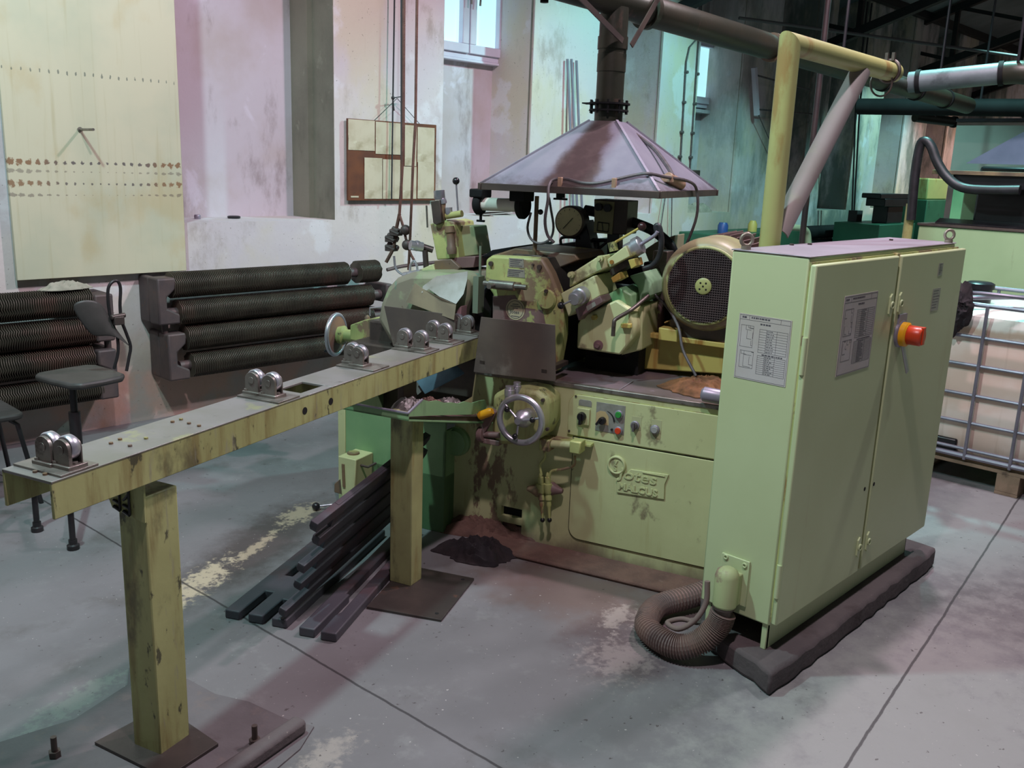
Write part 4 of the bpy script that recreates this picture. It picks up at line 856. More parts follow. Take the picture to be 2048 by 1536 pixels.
sf = gp('switch_face', slab([(1190, 400), (1229, 404), (1224, 469), (1187, 465)], GB-.006, GB), surf('cream_switch_face', '#8E8A66', '#7E7A5C', 9), sb, .002)
for (u, v) in ((1199, 414), (1217, 416)): q = V(u, v, GB-.006); gp('knob', MB().cyl((q.x, GB-.006, q.z), (q.x, GB-.028, q.z), .019, n=18), BLACK, sb, 0)
m = MB(); P_ = [V(u, v, GB-.008) for u, v in ((1196, 444), (1218, 447), (1216, 464), (1194, 461))]; m.tube(P_+[P_[0]], .003, 6); m.cyl(V(1204, 446, GB-.008), V(1206, 462, GB-.008), .002, n=6); gp('meter_frame', m, BLACK, sb, 0)
gp('box_post', slab([(1214, 466), (1238, 466), (1238, 540), (1214, 540)], GB+.02, GB+.08), BLACK, bevel=.003)
gp('thick_hose', MB().tube([V(u, v, GB+.1) for u, v in ((1170, 420), (1195, 425), (1250, 440), (1300, 458), (1330, 480), (1345, 500), (1350, 540))], .026, 12, 4), RUBBER, bevel=0)
gp('cross_pipe', MB().cyl(V(1160, 478, GB+.05), V(1240, 482, GB+.05), .009, n=10).cyl(V(1195, 500, GB+.05), V(1230, 470, GB+.05), .008, n=10), BLACK, bevel=0)
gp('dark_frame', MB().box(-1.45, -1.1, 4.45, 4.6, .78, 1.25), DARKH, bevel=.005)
gp('cream_box', slab([(1288, 500), (1312, 484), (1350, 470), (1346, 520), (1300, 530)], 4.62, 4.8), surf('dusty_tan_box', '#9C9474', '#8A8268', 5), bevel=.005)
# oil reservoir beside the tank
ob = slab([(676, 912), (712, 920), (708, 1004), (684, 1000)], 3.36, 3.50); oo = gp('oil_reservoir', ob, GREEN, bevel=.004)
q = V(704, 911, 3.42); gp('filler_cap', MB().cyl((q.x, 3.43, q.z-.005), (q.x, 3.43, q.z+.014), .03, n=20), BROWNW, oo, 0)
gp('sight_glass', slab([(683, 928), (688, 929), (690, 975), (685, 974)], 3.355, 3.362), BROWNW, oo, 0)
gp('pipe_nipple', MB().tube([V(720, 930, 3.4), V(736, 934, 3.42), V(752, 926, 3.46)], .006, 8), DARKST, oo, 0)
q1 = mz(632, 1013, .02); q2 = mz(690, 1006, .03); lv = gp('drain_lever', MB().cyl(q1, q2, .005, n=10), CHROME, oo, 0); gp('lever_ball', MB().sphere((q1.x, q1.y, .021), .02), BLACK, oo, 0)
gp('reservoir_lug', slab([(668, 968), (684, 955), (686, 990), (668, 985)], 3.4, 3.46), BROWNW, oo, .004)
# loose things on the machine
q = V(1388, 770, 3.78); p = (q.x+.03, 3.80, .787)
single('rag', crumple(p[0], p[1], .788, .17, .13, .06, 1.3, 44, .2, .5), ORRAG, 'crumpled brown oily rag on the machine table beside the tall cabinet', 'rag', p, 'M')
q = mz(1425, 790, .83); m = MB(); m.lathe(q+Vector((-.045, -.0, 0)), q+Vector((.06, .0, -.005)), [(0, .02), (.01, .03), (.08, .03), (.105, .012)], 20)
single('metal_can', m, STEELG, 'small grey can lying at the table edge against the cabinet', 'can', q, 'M')
q1, q2 = mz(1238, 780, .789), mz(1266, 762, .791); single('thin_rod', MB().cyl(q1, q2, .0025, n=8), CHROME, 'thin bright rod lying on the machine table', 'rod', q1, 'M')
# ------------------------------------------------------------------ switch cabinet on its plinth
CX0, CX1, CY0, CY1, CZ0, CZ1 = 2.728, 4.03, 1.316, 1.591, .185, 1.452
pm = MB(); pp = [(2.615, 1.228), (4.16, 1.240), (4.20, 1.72), (2.95, 1.72), (2.75, 1.60)]
n = 22; vs = []; 
def jag(p0, p1, k): return [(p0[0]+(p1[0]-p0[0])*i/k+random.uniform(-.006, .006), p0[1]+(p1[1]-p0[1])*i/k+random.uniform(-.006, .006)) for i in range(k)]
out = jag(pp[0], pp[1], 26)+jag(pp[1], pp[2], 6)+jag(pp[2], pp[3], 8)+jag(pp[3], pp[4], 4)+jag(pp[4], pp[0], 8)
pm.prism(out, 'z', 0, .088)
single('concrete_plinth', pm, CONCD, 'low dirt covered concrete plinth under the tall green cabinet', 'plinth', (3.4, 1.45, 0), bevel=.014)
K = thing('switch_cabinet', 'tall pale green electrical cabinet with two doors and a red switch', 'cabinet', (3.37, 1.45, .088))
kp = lambda name, mb, mat, par=None, bevel=.003, label=None, **k: part(name, mb, mat, par or K, bevel, label, **k)
kp('body', MB().box(CX0, CX1, CY0, CY1, CZ0, CZ1), GREENC, bevel=.006)
bs = MB(); bs.box(CX0+.015, CX1-.04, CY0+.01, CY0+.02, .088, CZ0).box(CX0+.01, CX0+.03, CY0+.01, CY0+.03, .088, CZ0).box(CX0+.015, CX1-.04, CY1-.03, CY1-.02, .088, CZ0).box(CX1-.05, CX1-.04, CY0+.01, CY1-.02, .088, CZ0).box(CX0+.01, CX0+.03, CY1-.04, CY1-.02, .088, CZ0)
kp('base_frame', bs, GREENC, bevel=.002)
kp('top_lid', MB().box(CX0-.003, CX1+.003, CY0-.003, CY1+.003, CZ1, CZ1+.004), surf('pink_lit_cabinet_top', '#9C949E', '#8E8890', 3, [('#5A5458', (4,4,4), .6, .7, .4)], .45), bevel=.002)  # pink light from overhead is put into the mauve lid colour
DY = 1.288; dxm = 3.395
ds = []
for (x0, x1, lb) in ((CX0-.003, dxm-.012, None), (dxm+.012, 4.085, None)):
    d = kp('door', MB().box(x0, x1, DY, DY+.022, .196, 1.432), GREENC, bevel=.006); ds.append(d)
kp('door_gap', MB().box(dxm-.012, dxm+.012, DY+.010, DY+.03, .2, 1.44), surf('cream_centre_strip', '#B9A877', '#A8986A', 3, [('#3A3028', (9,9,2), .6, .7, .6)], .5), bevel=0)
kp('door_gap', MB().box(CX0+.004, CX1+.02, DY+.02, CY0+.002, .2, 1.438), GREENW, bevel=0)
for (a, b) in ((1.08, 1.36), (.30, .46)): kp('hinge', MB().cyl((CX0-.002, DY+.012, a), (CX0-.002, DY+.012, a+.12), .009, n=12), GREENC, ds[0], 0)
for d, x in ((ds[0], dxm-.045), (ds[1], dxm+.04)):
    for z in (1.255, .31): kp('lock', MB().prism([(x-.014, z-.03), (x, z-.042), (x+.014, z-.03), (x+.014, z+.03), (x, z+.042), (x-.014, z+.03)], 'y', DY-.006, DY+.002).torus((x, DY-.008, z), (0,1,0), .011, .004, 18, 8), GREENC, d, 0)
    kp('lock_mark', MB().cyl((x-.01, DY-.001, .55), (x-.01, DY+.002, .55), .008, n=12), DARKH, d, 0)
def printed(par, name, M, w, h, rows, seed, head=True):
    """a printed sheet: grey paper with thin frame lines, a table and small marks"""
    r = random.Random(seed); pa = MB(); pa.box(0, w, 0, h, 0, .0015, M); po = kp(name, pa, PAPER, par, 0)
    m = MB(); z0, z1 = .0015, .0019
    def ln(x0, y0, x1, y1, t=.0008): m.box(min(x0, x1)-t/2, max(x0, x1)+t/2, min(y0, y1)-t/2, max(y0, y1)+t/2, z0, z1, M)
    for (x0, y0, x1, y1) in ((.004, .004, w-.004, .004), (.004, h-.004, w-.004, h-.004), (.004, .004, .004, h-.004), (w-.004, .004, w-.004, h-.004), (.004, h*.915, w-.004, h*.915)): ln(x0, y0, x1, y1)
    for fx in (.2, .8): ln(w*fx, h*.915, w*fx, h-.004)
    def words(x0, x1, y, t, k):
        x = x0
        while x < x1-.004:
            l = r.uniform(.003, .010); m.box(x, min(x+l, x1), y-t/2, y+t/2, z0, z1, M); x += l+r.uniform(.0015, .003)
    words(w*.24, w*.6, h*.955, .005, 0); words(w*.42, w*.62, h*.875, .005, 0); words(.012, w*.16, h*.95, .006, 0)
    for (x0, y0, x1, y1) in ((.06, .50, .30, .83), (.08, .18, .34, .44), (.42, .12, .95, .40), (.42, .45, .95, .80)):
        X0, X1, Y0, Y1 = x0*w, x1*w, y0*h, y1*h
        ln(X0, Y0, X1, Y0); ln(X0, Y1, X1, Y1); ln(X0, Y0, X0, Y1); ln(X1, Y0, X1, Y1)
        if x0 > .4:
            k = rows
            for i in range(1, k): ln(X0, Y0+(Y1-Y0)*i/k, X1, Y0+(Y1-Y0)*i/k, .0005)
            ln(X0+(X1-X0)*.25, Y0, X0+(X1-X0)*.25, Y1); ln(X0+(X1-X0)*.62, Y0, X0+(X1-X0)*.62, Y1)
            for i in range(k): words(X0+(X1-X0)*.27, X0+(X1-X0)*r.uniform(.45, .6), Y0+(Y1-Y0)*(i+.5)/k, .002, 0); 
        else:
            for i in range(6):
                a, b = r.uniform(X0, X1), r.uniform(Y0, Y1); ln(a, b, min(X1, a+r.uniform(.01, .03)), b); ln(a, b, a, min(Y1, b+r.uniform(.01, .04)))
    words(w*.5, w*.9, h*.42, .004, 0)
    kp('print', m, INK, po, 0)
    return po
printed(K, 'wiring_chart', Matrix(((0,0,-1,CX0), (-1,0,0,1.541), (0,1,0,1.028), (0,0,0,1))), .19, .22, 9, 3)
printed(ds[0], 'wiring_chart', Matrix(((1,0,0,2.955), (0,0,-1,DY), (0,1,0,1.042), (0,0,0,1))), .268, .275, 14, 5)
for (x0, x1, z0, z1) in ((3.79, 3.835, 1.335, 1.385), (3.765, 3.845, 1.195, 1.285)):
    po = kp('small_label', MB().box(x0, x1, DY-.0015, DY, z0, z1), PLATW, ds[1], 0); m = MB()
    for i in range(7): z = z1-(i+.8)*(z1-z0)/8; m.box(x0+.006, x1-.006-random.uniform(0, .02), DY-.0019, DY-.0014, z-.001, z+.001)
    kp('print', m, INK, po, 0)
q = (3.475, 1.137)
so = kp('main_switch', MB().lathe((q[0], DY, q[1]), (q[0], DY-.012, q[1]), [(0, .052), (.008, .052), (.012, .046)], 28).box(q[0]-.035, q[0]+.035, DY-.008, DY, q[1]+.03, q[1]+.075), STEELG, ds[1], 0)
kp('yellow_ring', MB().lathe((q[0], DY-.010, q[1]), (q[0], DY-.036, q[1]), [(0, .046), (.02, .046), (.026, .04)], 28), YEL, so, 0)
kp('red_knob', MB().lathe((q[0], DY-.03, q[1]), (q[0], DY-.088, q[1]), [(0, .033), (.004, .036), (.05, .036), (.058, .030)], 28).box(q[0]-.011, q[0]+.011, DY-.092, DY-.04, q[1]-.03, q[1]+.036), RED, so, .002)
kp('switch_lever', MB().bar((q[0]+.0, DY-.014, q[1]-.03), (q[0]+.075, DY-.022, q[1]-.155), .022, .006, (0, 1, 0)), CHROME, so, .002)
for (x, y) in ((2.752, 1.555), (3.985, 1.30+.03)):
    eo = kp('eye_bolt', MB().cyl((x, y, CZ1), (x, y, CZ1+.016), .016, n=14).torus((x, y, CZ1+.036), (.7, .7, 0), .019, .006, 24, 10), surf('steel_eye_bolt', '#A09688', '#8A8072', 12, [], .4, .4), bevel=0)
for (x, y) in ((3.1, 1.57), (3.2, 1.55), (3.82, 1.5)): kp('lid_screw', MB().cyl((x, y, CZ1+.003), (x, y, CZ1+.010), .008, n=10), DARKST, bevel=0)
# cable entry box and corrugated hose
GX = 2.672
gl = kp('cable_entry_box', MB().lathe((GX, 1.462, .225), (GX, 1.462, .372), [(0, .036), (.006, .042), (.115, .042), (.135, .036), (.147, .018)], 24).box(GX, CX0, 1.428, 1.496, .228, .345), surf('cable_box_green_paint', '#AFB886', '#A4A87C', 6, [('#8A6A62', (7,7,7), .54, .62, .8)]), bevel=.004)
kp('mount_flange', MB().box(CX0-.008, CX0, 1.408, 1.518, .225, .395), GREENC, gl, .002)
for (y, z) in ((1.425, .378), (1.50, .385)): kp('screw', MB().torus((CX0-.010, y, z), (1,0,0), .007, .003, 12, 6), GREENC, gl, 0)
kp('gland_ring', MB().cyl((GX, 1.464, .190), (GX, 1.464, .226), .032, n=24).cyl((GX, 1.464, .22), (GX, 1.464, .228), .040, n=24), DARKST, gl, 0)
hp = [(GX, 1.464, .20), (2.665, 1.475, .15), (2.63, 1.51, .09), (2.585, 1.565, .058), (2.575, 1.64, .055), (2.615, 1.735, .055), (2.71, 1.79, .055), (2.80, 1.805, .055), (2.93, 1.765, .06), (3.05, 1.72, .075)]
H = MB()
Pp = []
mv = [Vector(p) for p in hp]
def cr_path(P, sub):
    Q = []
    for i in range(len(P)-1):
        p0 = P[i-1] if i else P[0]*2-P[1]; p1 = P[i]; p2 = P[i+1]; p3 = P[i+2] if i+2 < len(P) else p2*2-p1
        for k in range(sub):
            t_ = k/sub; Q.append(.5*((2*p1)+(p2-p0)*t_+(2*p0-5*p1+4*p2-p3)*t_*t_+(3*p1-p0-3*p2+p3)*t_**3))
    return Q+[P[-1]]
Q = cr_path(mv, 36)
H.tube(Q, [.046 if (i % 4) < 2 else .039 for i in range(len(Q))], 18)
single('corrugated_hose', H, surf('dusty_corrugated_hose', '#6A5A56', '#7A6258', 9, [('#4A3E3C', (9,9,9), .55, .65, .5)], .7), 'thick brown corrugated hose looping out of the cabinet onto the floor', 'hose', (2.6, 1.7, 0), smooth=0)
m = MB(); m.tube([(2.66, 1.53, .30), (2.655, 1.525, .22), (2.63, 1.55, .15), (2.61, 1.60, .105), (2.63, 1.66, .098), (2.69, 1.64, .10), (2.70, 1.585, .105), (2.66, 1.55, .14)], .010, 10, 5)
single('thin_cable', m, surf('dusty_cable', '#7A6862', None, 5, [], .8), 'thin dusty cable curled inside the loop of the corrugated hose', 'cable', (2.65, 1.6, .09))
# yellow pipe bracket behind the cabinet
t = thing('pipe_bracket', 'yellow bent pipe standing behind the cabinet with a long arm', 'pipe', (3.105, 1.66, 0))
YP = 1.66; rp = .038; z_ = 2.148; vs = []; NQ = 28
for e in range(2):
    for k in range(NQ): g = 2*PI*k/NQ; vs.append((3.105+rp*math.cos(g), YP+rp*math.sin(g), .088 if e == 0 else z_-rp*math.cos(g)))
fs = [(k, (k+1) % NQ, NQ+(k+1) % NQ, NQ+k) for k in range(NQ)]+[tuple(range(NQ)), tuple(range(NQ, 2*NQ))]
part('post', MB().add(vs, fs), YPIPE, t)
vs = []
for e in range(2):
    for k in range(NQ): g = 2*PI*k/NQ; vs.append((3.105-rp*math.cos(g) if e == 0 else 4.03, YP+rp*math.sin(g), z_+rp*math.cos(g)-.012*e))
part('arm', MB().add(vs, fs), YPIPE, t)
part('arm_clamp', MB().torus((3.975, YP, 2.138), (1,0,0), .043, .007, 28, 8).box(3.96, 3.975, YP-.02, YP-.008, 2.178, 2.21).box(3.96, 3.975, YP+.008, YP+.02, 2.178, 2.21), DARKST, t)
part('hanging_ring', MB().torus((3.91, YP, 2.085), (.5,.85,0), .052, .004, 28, 8), DARKST, t)
a0, a1 = atY(1555, 470, YP), atY(1722, 140, YP)
tr = MB(); d = (a1-a0).normalized(); sd = Vector((0,1,0)); nn = d.cross(sd); vs = []; fs = []; NS = 14
for e, (pt, sk) in enumerate(((a0, 0), (a1, 1))):
    for rr in (.040, .035):
        for k in range(NS+1):
            g = -PI*.12+PI*1.24*k/NS; c_, s_ = math.cos(g), math.sin(g)
            vs.append(pt+sd*(rr*c_)*1.0+nn*(rr*s_)+d*(sk*(.05*abs(c_)+.03*c_-.03)))
L_ = NS+1
for k in range(NS):
    fs += [(k, k+1, 2*L_+k+1, 2*L_+k), (L_+k, 3*L_+k, 3*L_+k+1, L_+k+1), (k, L_+k, L_+k+1, k+1), (2*L_+k, 2*L_+k+1, 3*L_+k+1, 3*L_+k)]
fs += [(0, 2*L_, 3*L_, L_), (NS, L_+NS, 3*L_+NS, 2*L_+NS)]
tr.add(vs, fs); part('brace_channel', tr, surf('pinkish_grey_brace', '#8E8280', '#847A74', 3, [('#94947A', (2,2,2), .55, .65, .6)], .5), t)
# ------------------------------------------------------------------ roller beam
R_ = thing('roller_beam', 'long green channel beam on two posts carrying pairs of steel rollers', 'conveyor', (-1.95, 2.3, 0), 'M')
rp_ = lambda name, mb, mat, par=None, bevel=.002, label=None, **k: part(name, mb, mat, par or R_, bevel, label, **k)
ta = -.035; B0, B1 = 1.352, 3.60
def bm_pt(s, d, z):           # s along the beam, d across (0..1 left to right edge)
    return (-2.022+ta*(s-B0)+.178*d, s, z)
ZT = .94
def bquad(s0, s1, d0, d1, z0, z1):
    c = lambda s, d: bm_pt(s, d, 0)[:2]
    a, b, c_, d_ = c(s0, d0), c(s0, d1), c(s1, d1), c(s1, d0)
    return [(a[0], a[1], z0), (b[0], b[1], z0), (c_[0], c_[1], z0), (d_[0], d_[1], z0)], [(a[0], a[1], z1), (b[0], b[1], z1), (c_[0], c_[1], z1), (d_[0], d_[1], z1)]
web = MB(); OP = (2.34, 2.47)
for (s0, s1, d0, d1) in ((B0, OP[0], 0, 1), (OP[1], B1, 0, 1), (OP[0], OP[1], 0, .28), (OP[0], OP[1], .80, 1)): web.hex(*bquad(s0, s1, d0, d1, ZT-.008, ZT))
rp_('beam_web', web, surf('worn_beam_top', '#85817F', '#7A7870', 6, [('#9A9A70', (6,6,6), .60, .68, .6), ('#4C4642', (12,12,12), .62, .72, .6)], .4, .25), bevel=.0015)
for d0, d1 in ((0, .05), (.95, 1)): rp_('beam_flange', MB().hex(*bquad(B0, B1, d0, d1, ZT-.095, ZT-.001)), GREENB, bevel=.002)
hl = MB()
for s in (2.315, 2.46): p = Vector(bm_pt(s, 1, ZT-.05)); hl.cyl(p+Vector((.0008, 0, 0)), p-Vector((.002, 0, 0)), .0125, n=18)
rp_('flange_hole', hl, DARKH, bevel=0)
def post(a0, a1, b0, b1, zt, plate, zb=.0, mt=None):
    po = rp_('post', MB().box(a0, a1, b0, b1, .008, zt), mt or GREENB, bevel=.004)
    return po, rp_('base_plate', MB().prism(plate, 'z', zb, zb+.010), PLATE, bevel=.001)
po, bp = post(-1.985, -1.880, 1.650, 1.762, .80, [(-2.09, 1.60), (-1.79, 1.585), (-1.775, 1.77), (-2.06, 1.83)], .006)
ub = MB(); ub.prism([(-2.012, .775), (-1.999, .748), (-1.878, .728), (-1.876, .846), (-2.014, .846)], 'y', 1.642, 1.650); u_o = rp_('head_plate', ub, GREENB, po, .0015)
m = MB()
for k in range(2):
    x = -1.976+.036*k; dz = -.007*k
    m.tube([(x+.012, 1.640, .842), (x+.012, 1.638, .815+dz), (x+.013, 1.637, .752+dz)], .0035, 8); m.tube([(x+.012, 1.638, .812+dz), (x, 1.637, .796+dz), (x-.008, 1.637, .790+dz)], .004, 8); m.tube([(x-.010, 1.637, .776+dz), (x+.013, 1.637, .770+dz)], .004, 8); m.tube([(x-.010, 1.637, .758+dz), (x+.013, 1.637, .750+dz)], .005, 8)
rp_('hook_shadow', m, BLACK, u_o, 0)  # black rods stand in for hook-shaped shadows on the plate
post2, bp2 = post(-1.955, -1.852, 2.935, 3.02, .745, [(-1.905, 2.70), (-1.60, 2.755), (-1.665, 3.135), (-1.98, 3.10)], .0, POSTB)
rp_('beam_strut', MB().box(-2.03, -2.0, 3.1, 3.2, .62, .846), DARKST, post2, .003)
for p in ((-1.64, 2.79), (-1.70, 3.10)): rp_('bolt_hole', MB().cyl((p[0], p[1], .0102), (p[0], p[1], .0108), .008, n=12), DARKH, bp2, 0)
def roller_block(s, d, sgn):
    """one bearing cheek and its roller on a small slotted foot"""
    c = Vector(bm_pt(s, d, ZT+.006))
    f = MB(); f.box(c.x-.034, c.x+.034, c.y-.028, c.y+.028, c.z-.001, c.z+.009)
    fo = rp_('roller_bracket', f, STEEL, bevel=.002)
    k = MB(); kx = c.x-.010 if sgn < 0 else c.x+.004
    pr = [(c.y-.027, c.z+.008), (c.y+.027, c.z+.008), (c.y+.027, c.z+.048)]+[(c.y+.027*math.cos(g), c.z+.048+.024*math.sin(g)) for g in [PI*i/8 for i in range(1, 8)]]+[(c.y-.027, c.z+.048)]
    # cheeks face along the beam
    pr = [(c.x+(a-c.y), z) for a, z in pr]
    k.prism(pr, 'y', c.y-.020, c.y-.010).prism(pr, 'y', c.y+.016, c.y+.020)
    k.cyl((c.x, c.y-.021, c.z+.046), (c.x, c.y-.0225, c.z+.046), .011, n=16)
    rp_('cheek', k, STEEL, fo, .001)
    rp_('roller', MB().lathe((c.x, c.y-.009, c.z+.048), (c.x, c.y+.015, c.z+.048), [(0, .028), (.004, .031), (.020, .031), (.024, .028)], 28), CHROME, fo, 0)
    b = MB(); b.cyl((c.x+.022, c.y+.0, c.z+.008), (c.x+.022, c.y+.0, c.z+.015), .008, n=6).cyl((c.x-.024, c.y-.018, c.z+.008), (c.x-.024, c.y-.018, c.z+.015), .008, n=6)
    rp_('bolt', b, STEEL, fo, 0)
ST = []
for (uL, vL, uR, vR) in ((102, 925, 138, 932), (497, 783, 545, 792), (683, 722, 720, 731), (800, 692, 842, 698), (840, 672, 890, 682), (893, 658, 935, 664)):
    L, R = mz(uL, vL, ZT+.006), mz(uR, vR, ZT+.006)
    pl_ = MB(); cs = (L.y+R.y)/2; pl_.hex(*bquad(cs-.055, cs+.055, .02, .98, ZT, ZT+.006)); rp_('roller_plate', pl_, STEEL, bevel=.001)
    for p, sg in ((L, -1), (R, 1)):
        dd = (p.x+2.022-ta*(p.y-B0))/.178; roller_block(p.y, min(max(dd, .2), .8), sg)
m = MB()
for (u, v) in ((240, 880), (222, 888), (292, 878), (260, 893), (345, 845), (378, 848), (362, 840), (398, 853), (70, 945), (90, 950)):
    p = mz(u, v, ZT); m.cyl((p.x, p.y, ZT-.001), (p.x, p.y, ZT+.005), .006, n=6)
rp_('bolt_head', m, BROWNW, bevel=0)
# ------------------------------------------------------------------ stools
S = thing('swivel_stool', 'tall dark swivel stool with a small curved backrest behind the roller beam', 'stool', (1.62, 4.32, 0))
sp = lambda name, mb, mat, par=None, bevel=.0, label=None, **k: part(name, mb, mat, par or S, bevel, label, **k)
P = [atz(u, v, .66) for u, v in ((58, 748), (150, 771), (258, 750), (186, 727))]
cs_ = sum(P, Vector())/4
seat = []
for i in range(4):
    a, b = P[i], P[(i+1) % 4]
    for t_ in (.12, .5, .88): seat.append(a.lerp(b, t_)+((a+b)/2-cs_)*.04*(1 if t_ == .5 else 0))
sm_ = MB(); sm_.prism([(p.x, p.y) for p in seat], 'z', .63, .662); sp('seat', sm_, LEATH, bevel=.012)
base = Vector((1.60, 4.33, 0))
sp('column', MB().cyl((base.x, base.y, .30), (base.x, base.y, .63), .016, n=16).cyl((base.x, base.y, .24), (base.x, base.y, .50), .026, n=16), STOOLM)
ft = [atz(75, 1062, 0), atz(147, 1098, 0), atz(185, 1005, 0), Vector((1.82, 4.60, 0))]
for f in ft:
    k = MB(); d = Vector((f.x, f.y, .19)); k.bar((base.x, base.y, .30), d, .03, .022); k.cyl(d+Vector((0,0,.015)), d+Vector((0,0,-.012)), .026, n=14).cyl((f.x, f.y, .02), (f.x, f.y, .18), .013, n=12)
    lg = sp('leg', k, STOOLM); sp('foot', MB().lathe((f.x, f.y, 0), (f.x, f.y, .045), [(0, .026), (.02, .026), (.025, .018), (.045, .018)], 14), STOOLM, lg)
bk = MB()
cols = [[(140, 609), (165, 598), (195, 600), (212, 618)], [(152, 632), (180, 624), (204, 630), (226, 650)], [(168, 656), (196, 650), (218, 656), (248, 678)], [(186, 676), (212, 672), (236, 674), (270, 704)]]
YB_ = 4.30; vs = []; fs = []
for i, row in enumerate(cols):
    for j, (u, v) in enumerate(row):
        p = atY(u, v, YB_-.03*math.cos((j-1.5)*.9)+.03); vs.append(p)
n0 = len(vs); vs += [p+Vector((.006, .014, 0)) for p in vs]
for i in range(3):
    for j in range(3):
        k = i*4+j; fs += [(k, k+1, k+5, k+4), (n0+k, n0+k+4, n0+k+5, n0+k+1)]
rim = [0,1,2,3,7,11,15,14,13,12,8,4]
for a, b in zip(rim, rim[1:]+rim[:1]): fs.append((a, b, n0+b, n0+a))
bo = sp('backrest', MB().add(vs, fs), LEATH); ss = bo.modifiers.new('sub', 'SUBSURF'); ss.levels = 2; ss.render_levels = 2
yb2 = YB_+.03
fr = MB(); fr.tube([atY(u, v, yb2) for u, v in ((228, 738), (236, 705), (234, 672), (222, 640), (216, 600), (217, 575), (226, 563), (236, 563), (241, 578), (240, 610), (243, 640), (252, 665), (261, 692), (258, 715), (253, 742))], .0075, 10, 4); sp('back_frame', fr, STOOLM)
sp('clamp', MB().box(*[x for x in (atY(236, 640, yb2).x-.03, atY(236, 640, yb2).x+.02)], yb2-.03, yb2+.02, atY(236, 640, yb2).z-.02, atY(236, 640, yb2).z+.02).cyl(atY(222, 635, yb2-.02), atY(250, 630, yb2-.01), .012, n=12), DARKST, bevel=.004)
S2 = thing('low_stool', 'low dark stool with thin bent legs at the left edge behind the beam', 'stool', (1.32, 4.78, 0))
q = atY(0, 838, 4.62); z2 = q.z-.01
part('seat', MB().prism(rrect(1.06, 1.47, 4.58, 4.96, (.04,.05,.05,.04)), 'z', z2, z2+.03), LEATH, S2, .010)
for (x, y) in ((1.44, 4.62), (1.10, 4.62), (1.44, 4.92), (1.10, 4.92)):
    dx = (x-1.27)*.35; dy = (y-4.77)*.35
    part('leg', MB().tube([(x-.03*(1 if dx > 0 else -1), y, z2-.004), (x, y, z2-.03), (x+dx, y+dy, .0)], .011, 10), STOOLM, S2)
# ------------------------------------------------------------------ slotted iron bars piled against the machine
bard = Vector((math.cos(MANG+.05), math.sin(MANG+.05), 0))
def bar_poly(name, poly, z0, z1, label, rot=None):
    m = MB(); m.prism(poly, 'z', z0, z1, rot); return single(name, m, CASTB, label, 'slotted bar', (0,0,0), 'M', 'dark slotted bars piled by the machine', .006)
# flat H-ended bars on the floor: (a, width, b start, b end)
def hbar(a, b0, b1, w, slots, sk=0.0):
    """long bar with an open slot at both ends"""
    s = .058; sw = w*.36
    L0, R0, L1, R1 = a, a+w, a+sk, a+w+sk
    f = lambda x, b: (x+sk*(b-b0)/(b1-b0), b)
    c0 = a+(w-sw)/2; c1 = c0+sw
    return [f(a, b0), f(c0, b0), f(c0, b0+slots), f(c1, b0+slots), f(c1, b0), f(a+w, b0), f(a+w, b1), f(c1, b1), f(c1, b1-slots), f(c0, b1-slots), f(c0, b1), f(a, b1)]
A0 = 0
q1, q2 = mz(450, 1240, .0), mz(532, 1262, 0)
def flat_bar(px0, px1, lb, blen, slot, z0=.0, h=.035, sk=.02):
    a, b = mz(*px0, z0), mz(*px1, z0); w = b.x-a.x
    m = MB(); m.prism([(x, y) for x, y in hbar(a.x, (a.y+b.y)/2, (a.y+b.y)/2+blen, w, slot, sk)], 'z', z0, z0+h)
    return single('slotted_bar', m, CASTB, lb, 'slotted bar', (a.x+w/2, a.y+blen/2, z0), 'M', 'dark slotted bars piled by the machine', .005)
def grid_bar(label, a0, b0, ang, wid, outl, h=.036):
    ca, sa = math.cos(ang), math.sin(ang)
    m = MB(); m.prism([(a0+x*ca+y*sa, b0-x*sa+y*ca) for x, y in outl], 'z', 0, h); return single('slotted_bar', m, CASTB, label, 'slotted bar', (a0, b0, 0), 'M', 'dark slotted bars piled by the machine', .005)
# flat comb plate with three prongs, its long inner slot open
w3, g3 = .062, .036
grid_bar('flat comb plate with three prongs lying on the floor under the leaning plate', -2.318, 2.372, -.19, 0, [(0, 0), (w3, 0), (w3, .19), (w3+g3, .19), (w3+g3, .0), (2*w3+g3, 0), (2*w3+g3, .15), (2*w3+2*g3, .15), (2*w3+2*g3, 0), (3*w3+2*g3, 0), (3*w3+2*g3, .92), (2*w3+2*g3, .92), (2*w3+2*g3, .80), (2*w3+g3, .80), (2*w3+g3, .92), (w3+g3, .92), (w3+g3, .34), (w3, .34), (w3, .92), (0, .92)])
grid_bar('loose dark bar on the floor between the leaning plate and the outermost bar', -1.995, 2.405, -.21, 0, [(0, 0), (.062, 0), (.066, .30), (.05, .30), (.05, .95), (0, .95)])
grid_bar('loose dark bar on the floor nearest the square base plate', -1.908, 2.418, -.225, 0, [(0, 0), (.062, 0), (.062, .16), (.062, .95), (.012, .95), (.012, .16), (0, .13)])
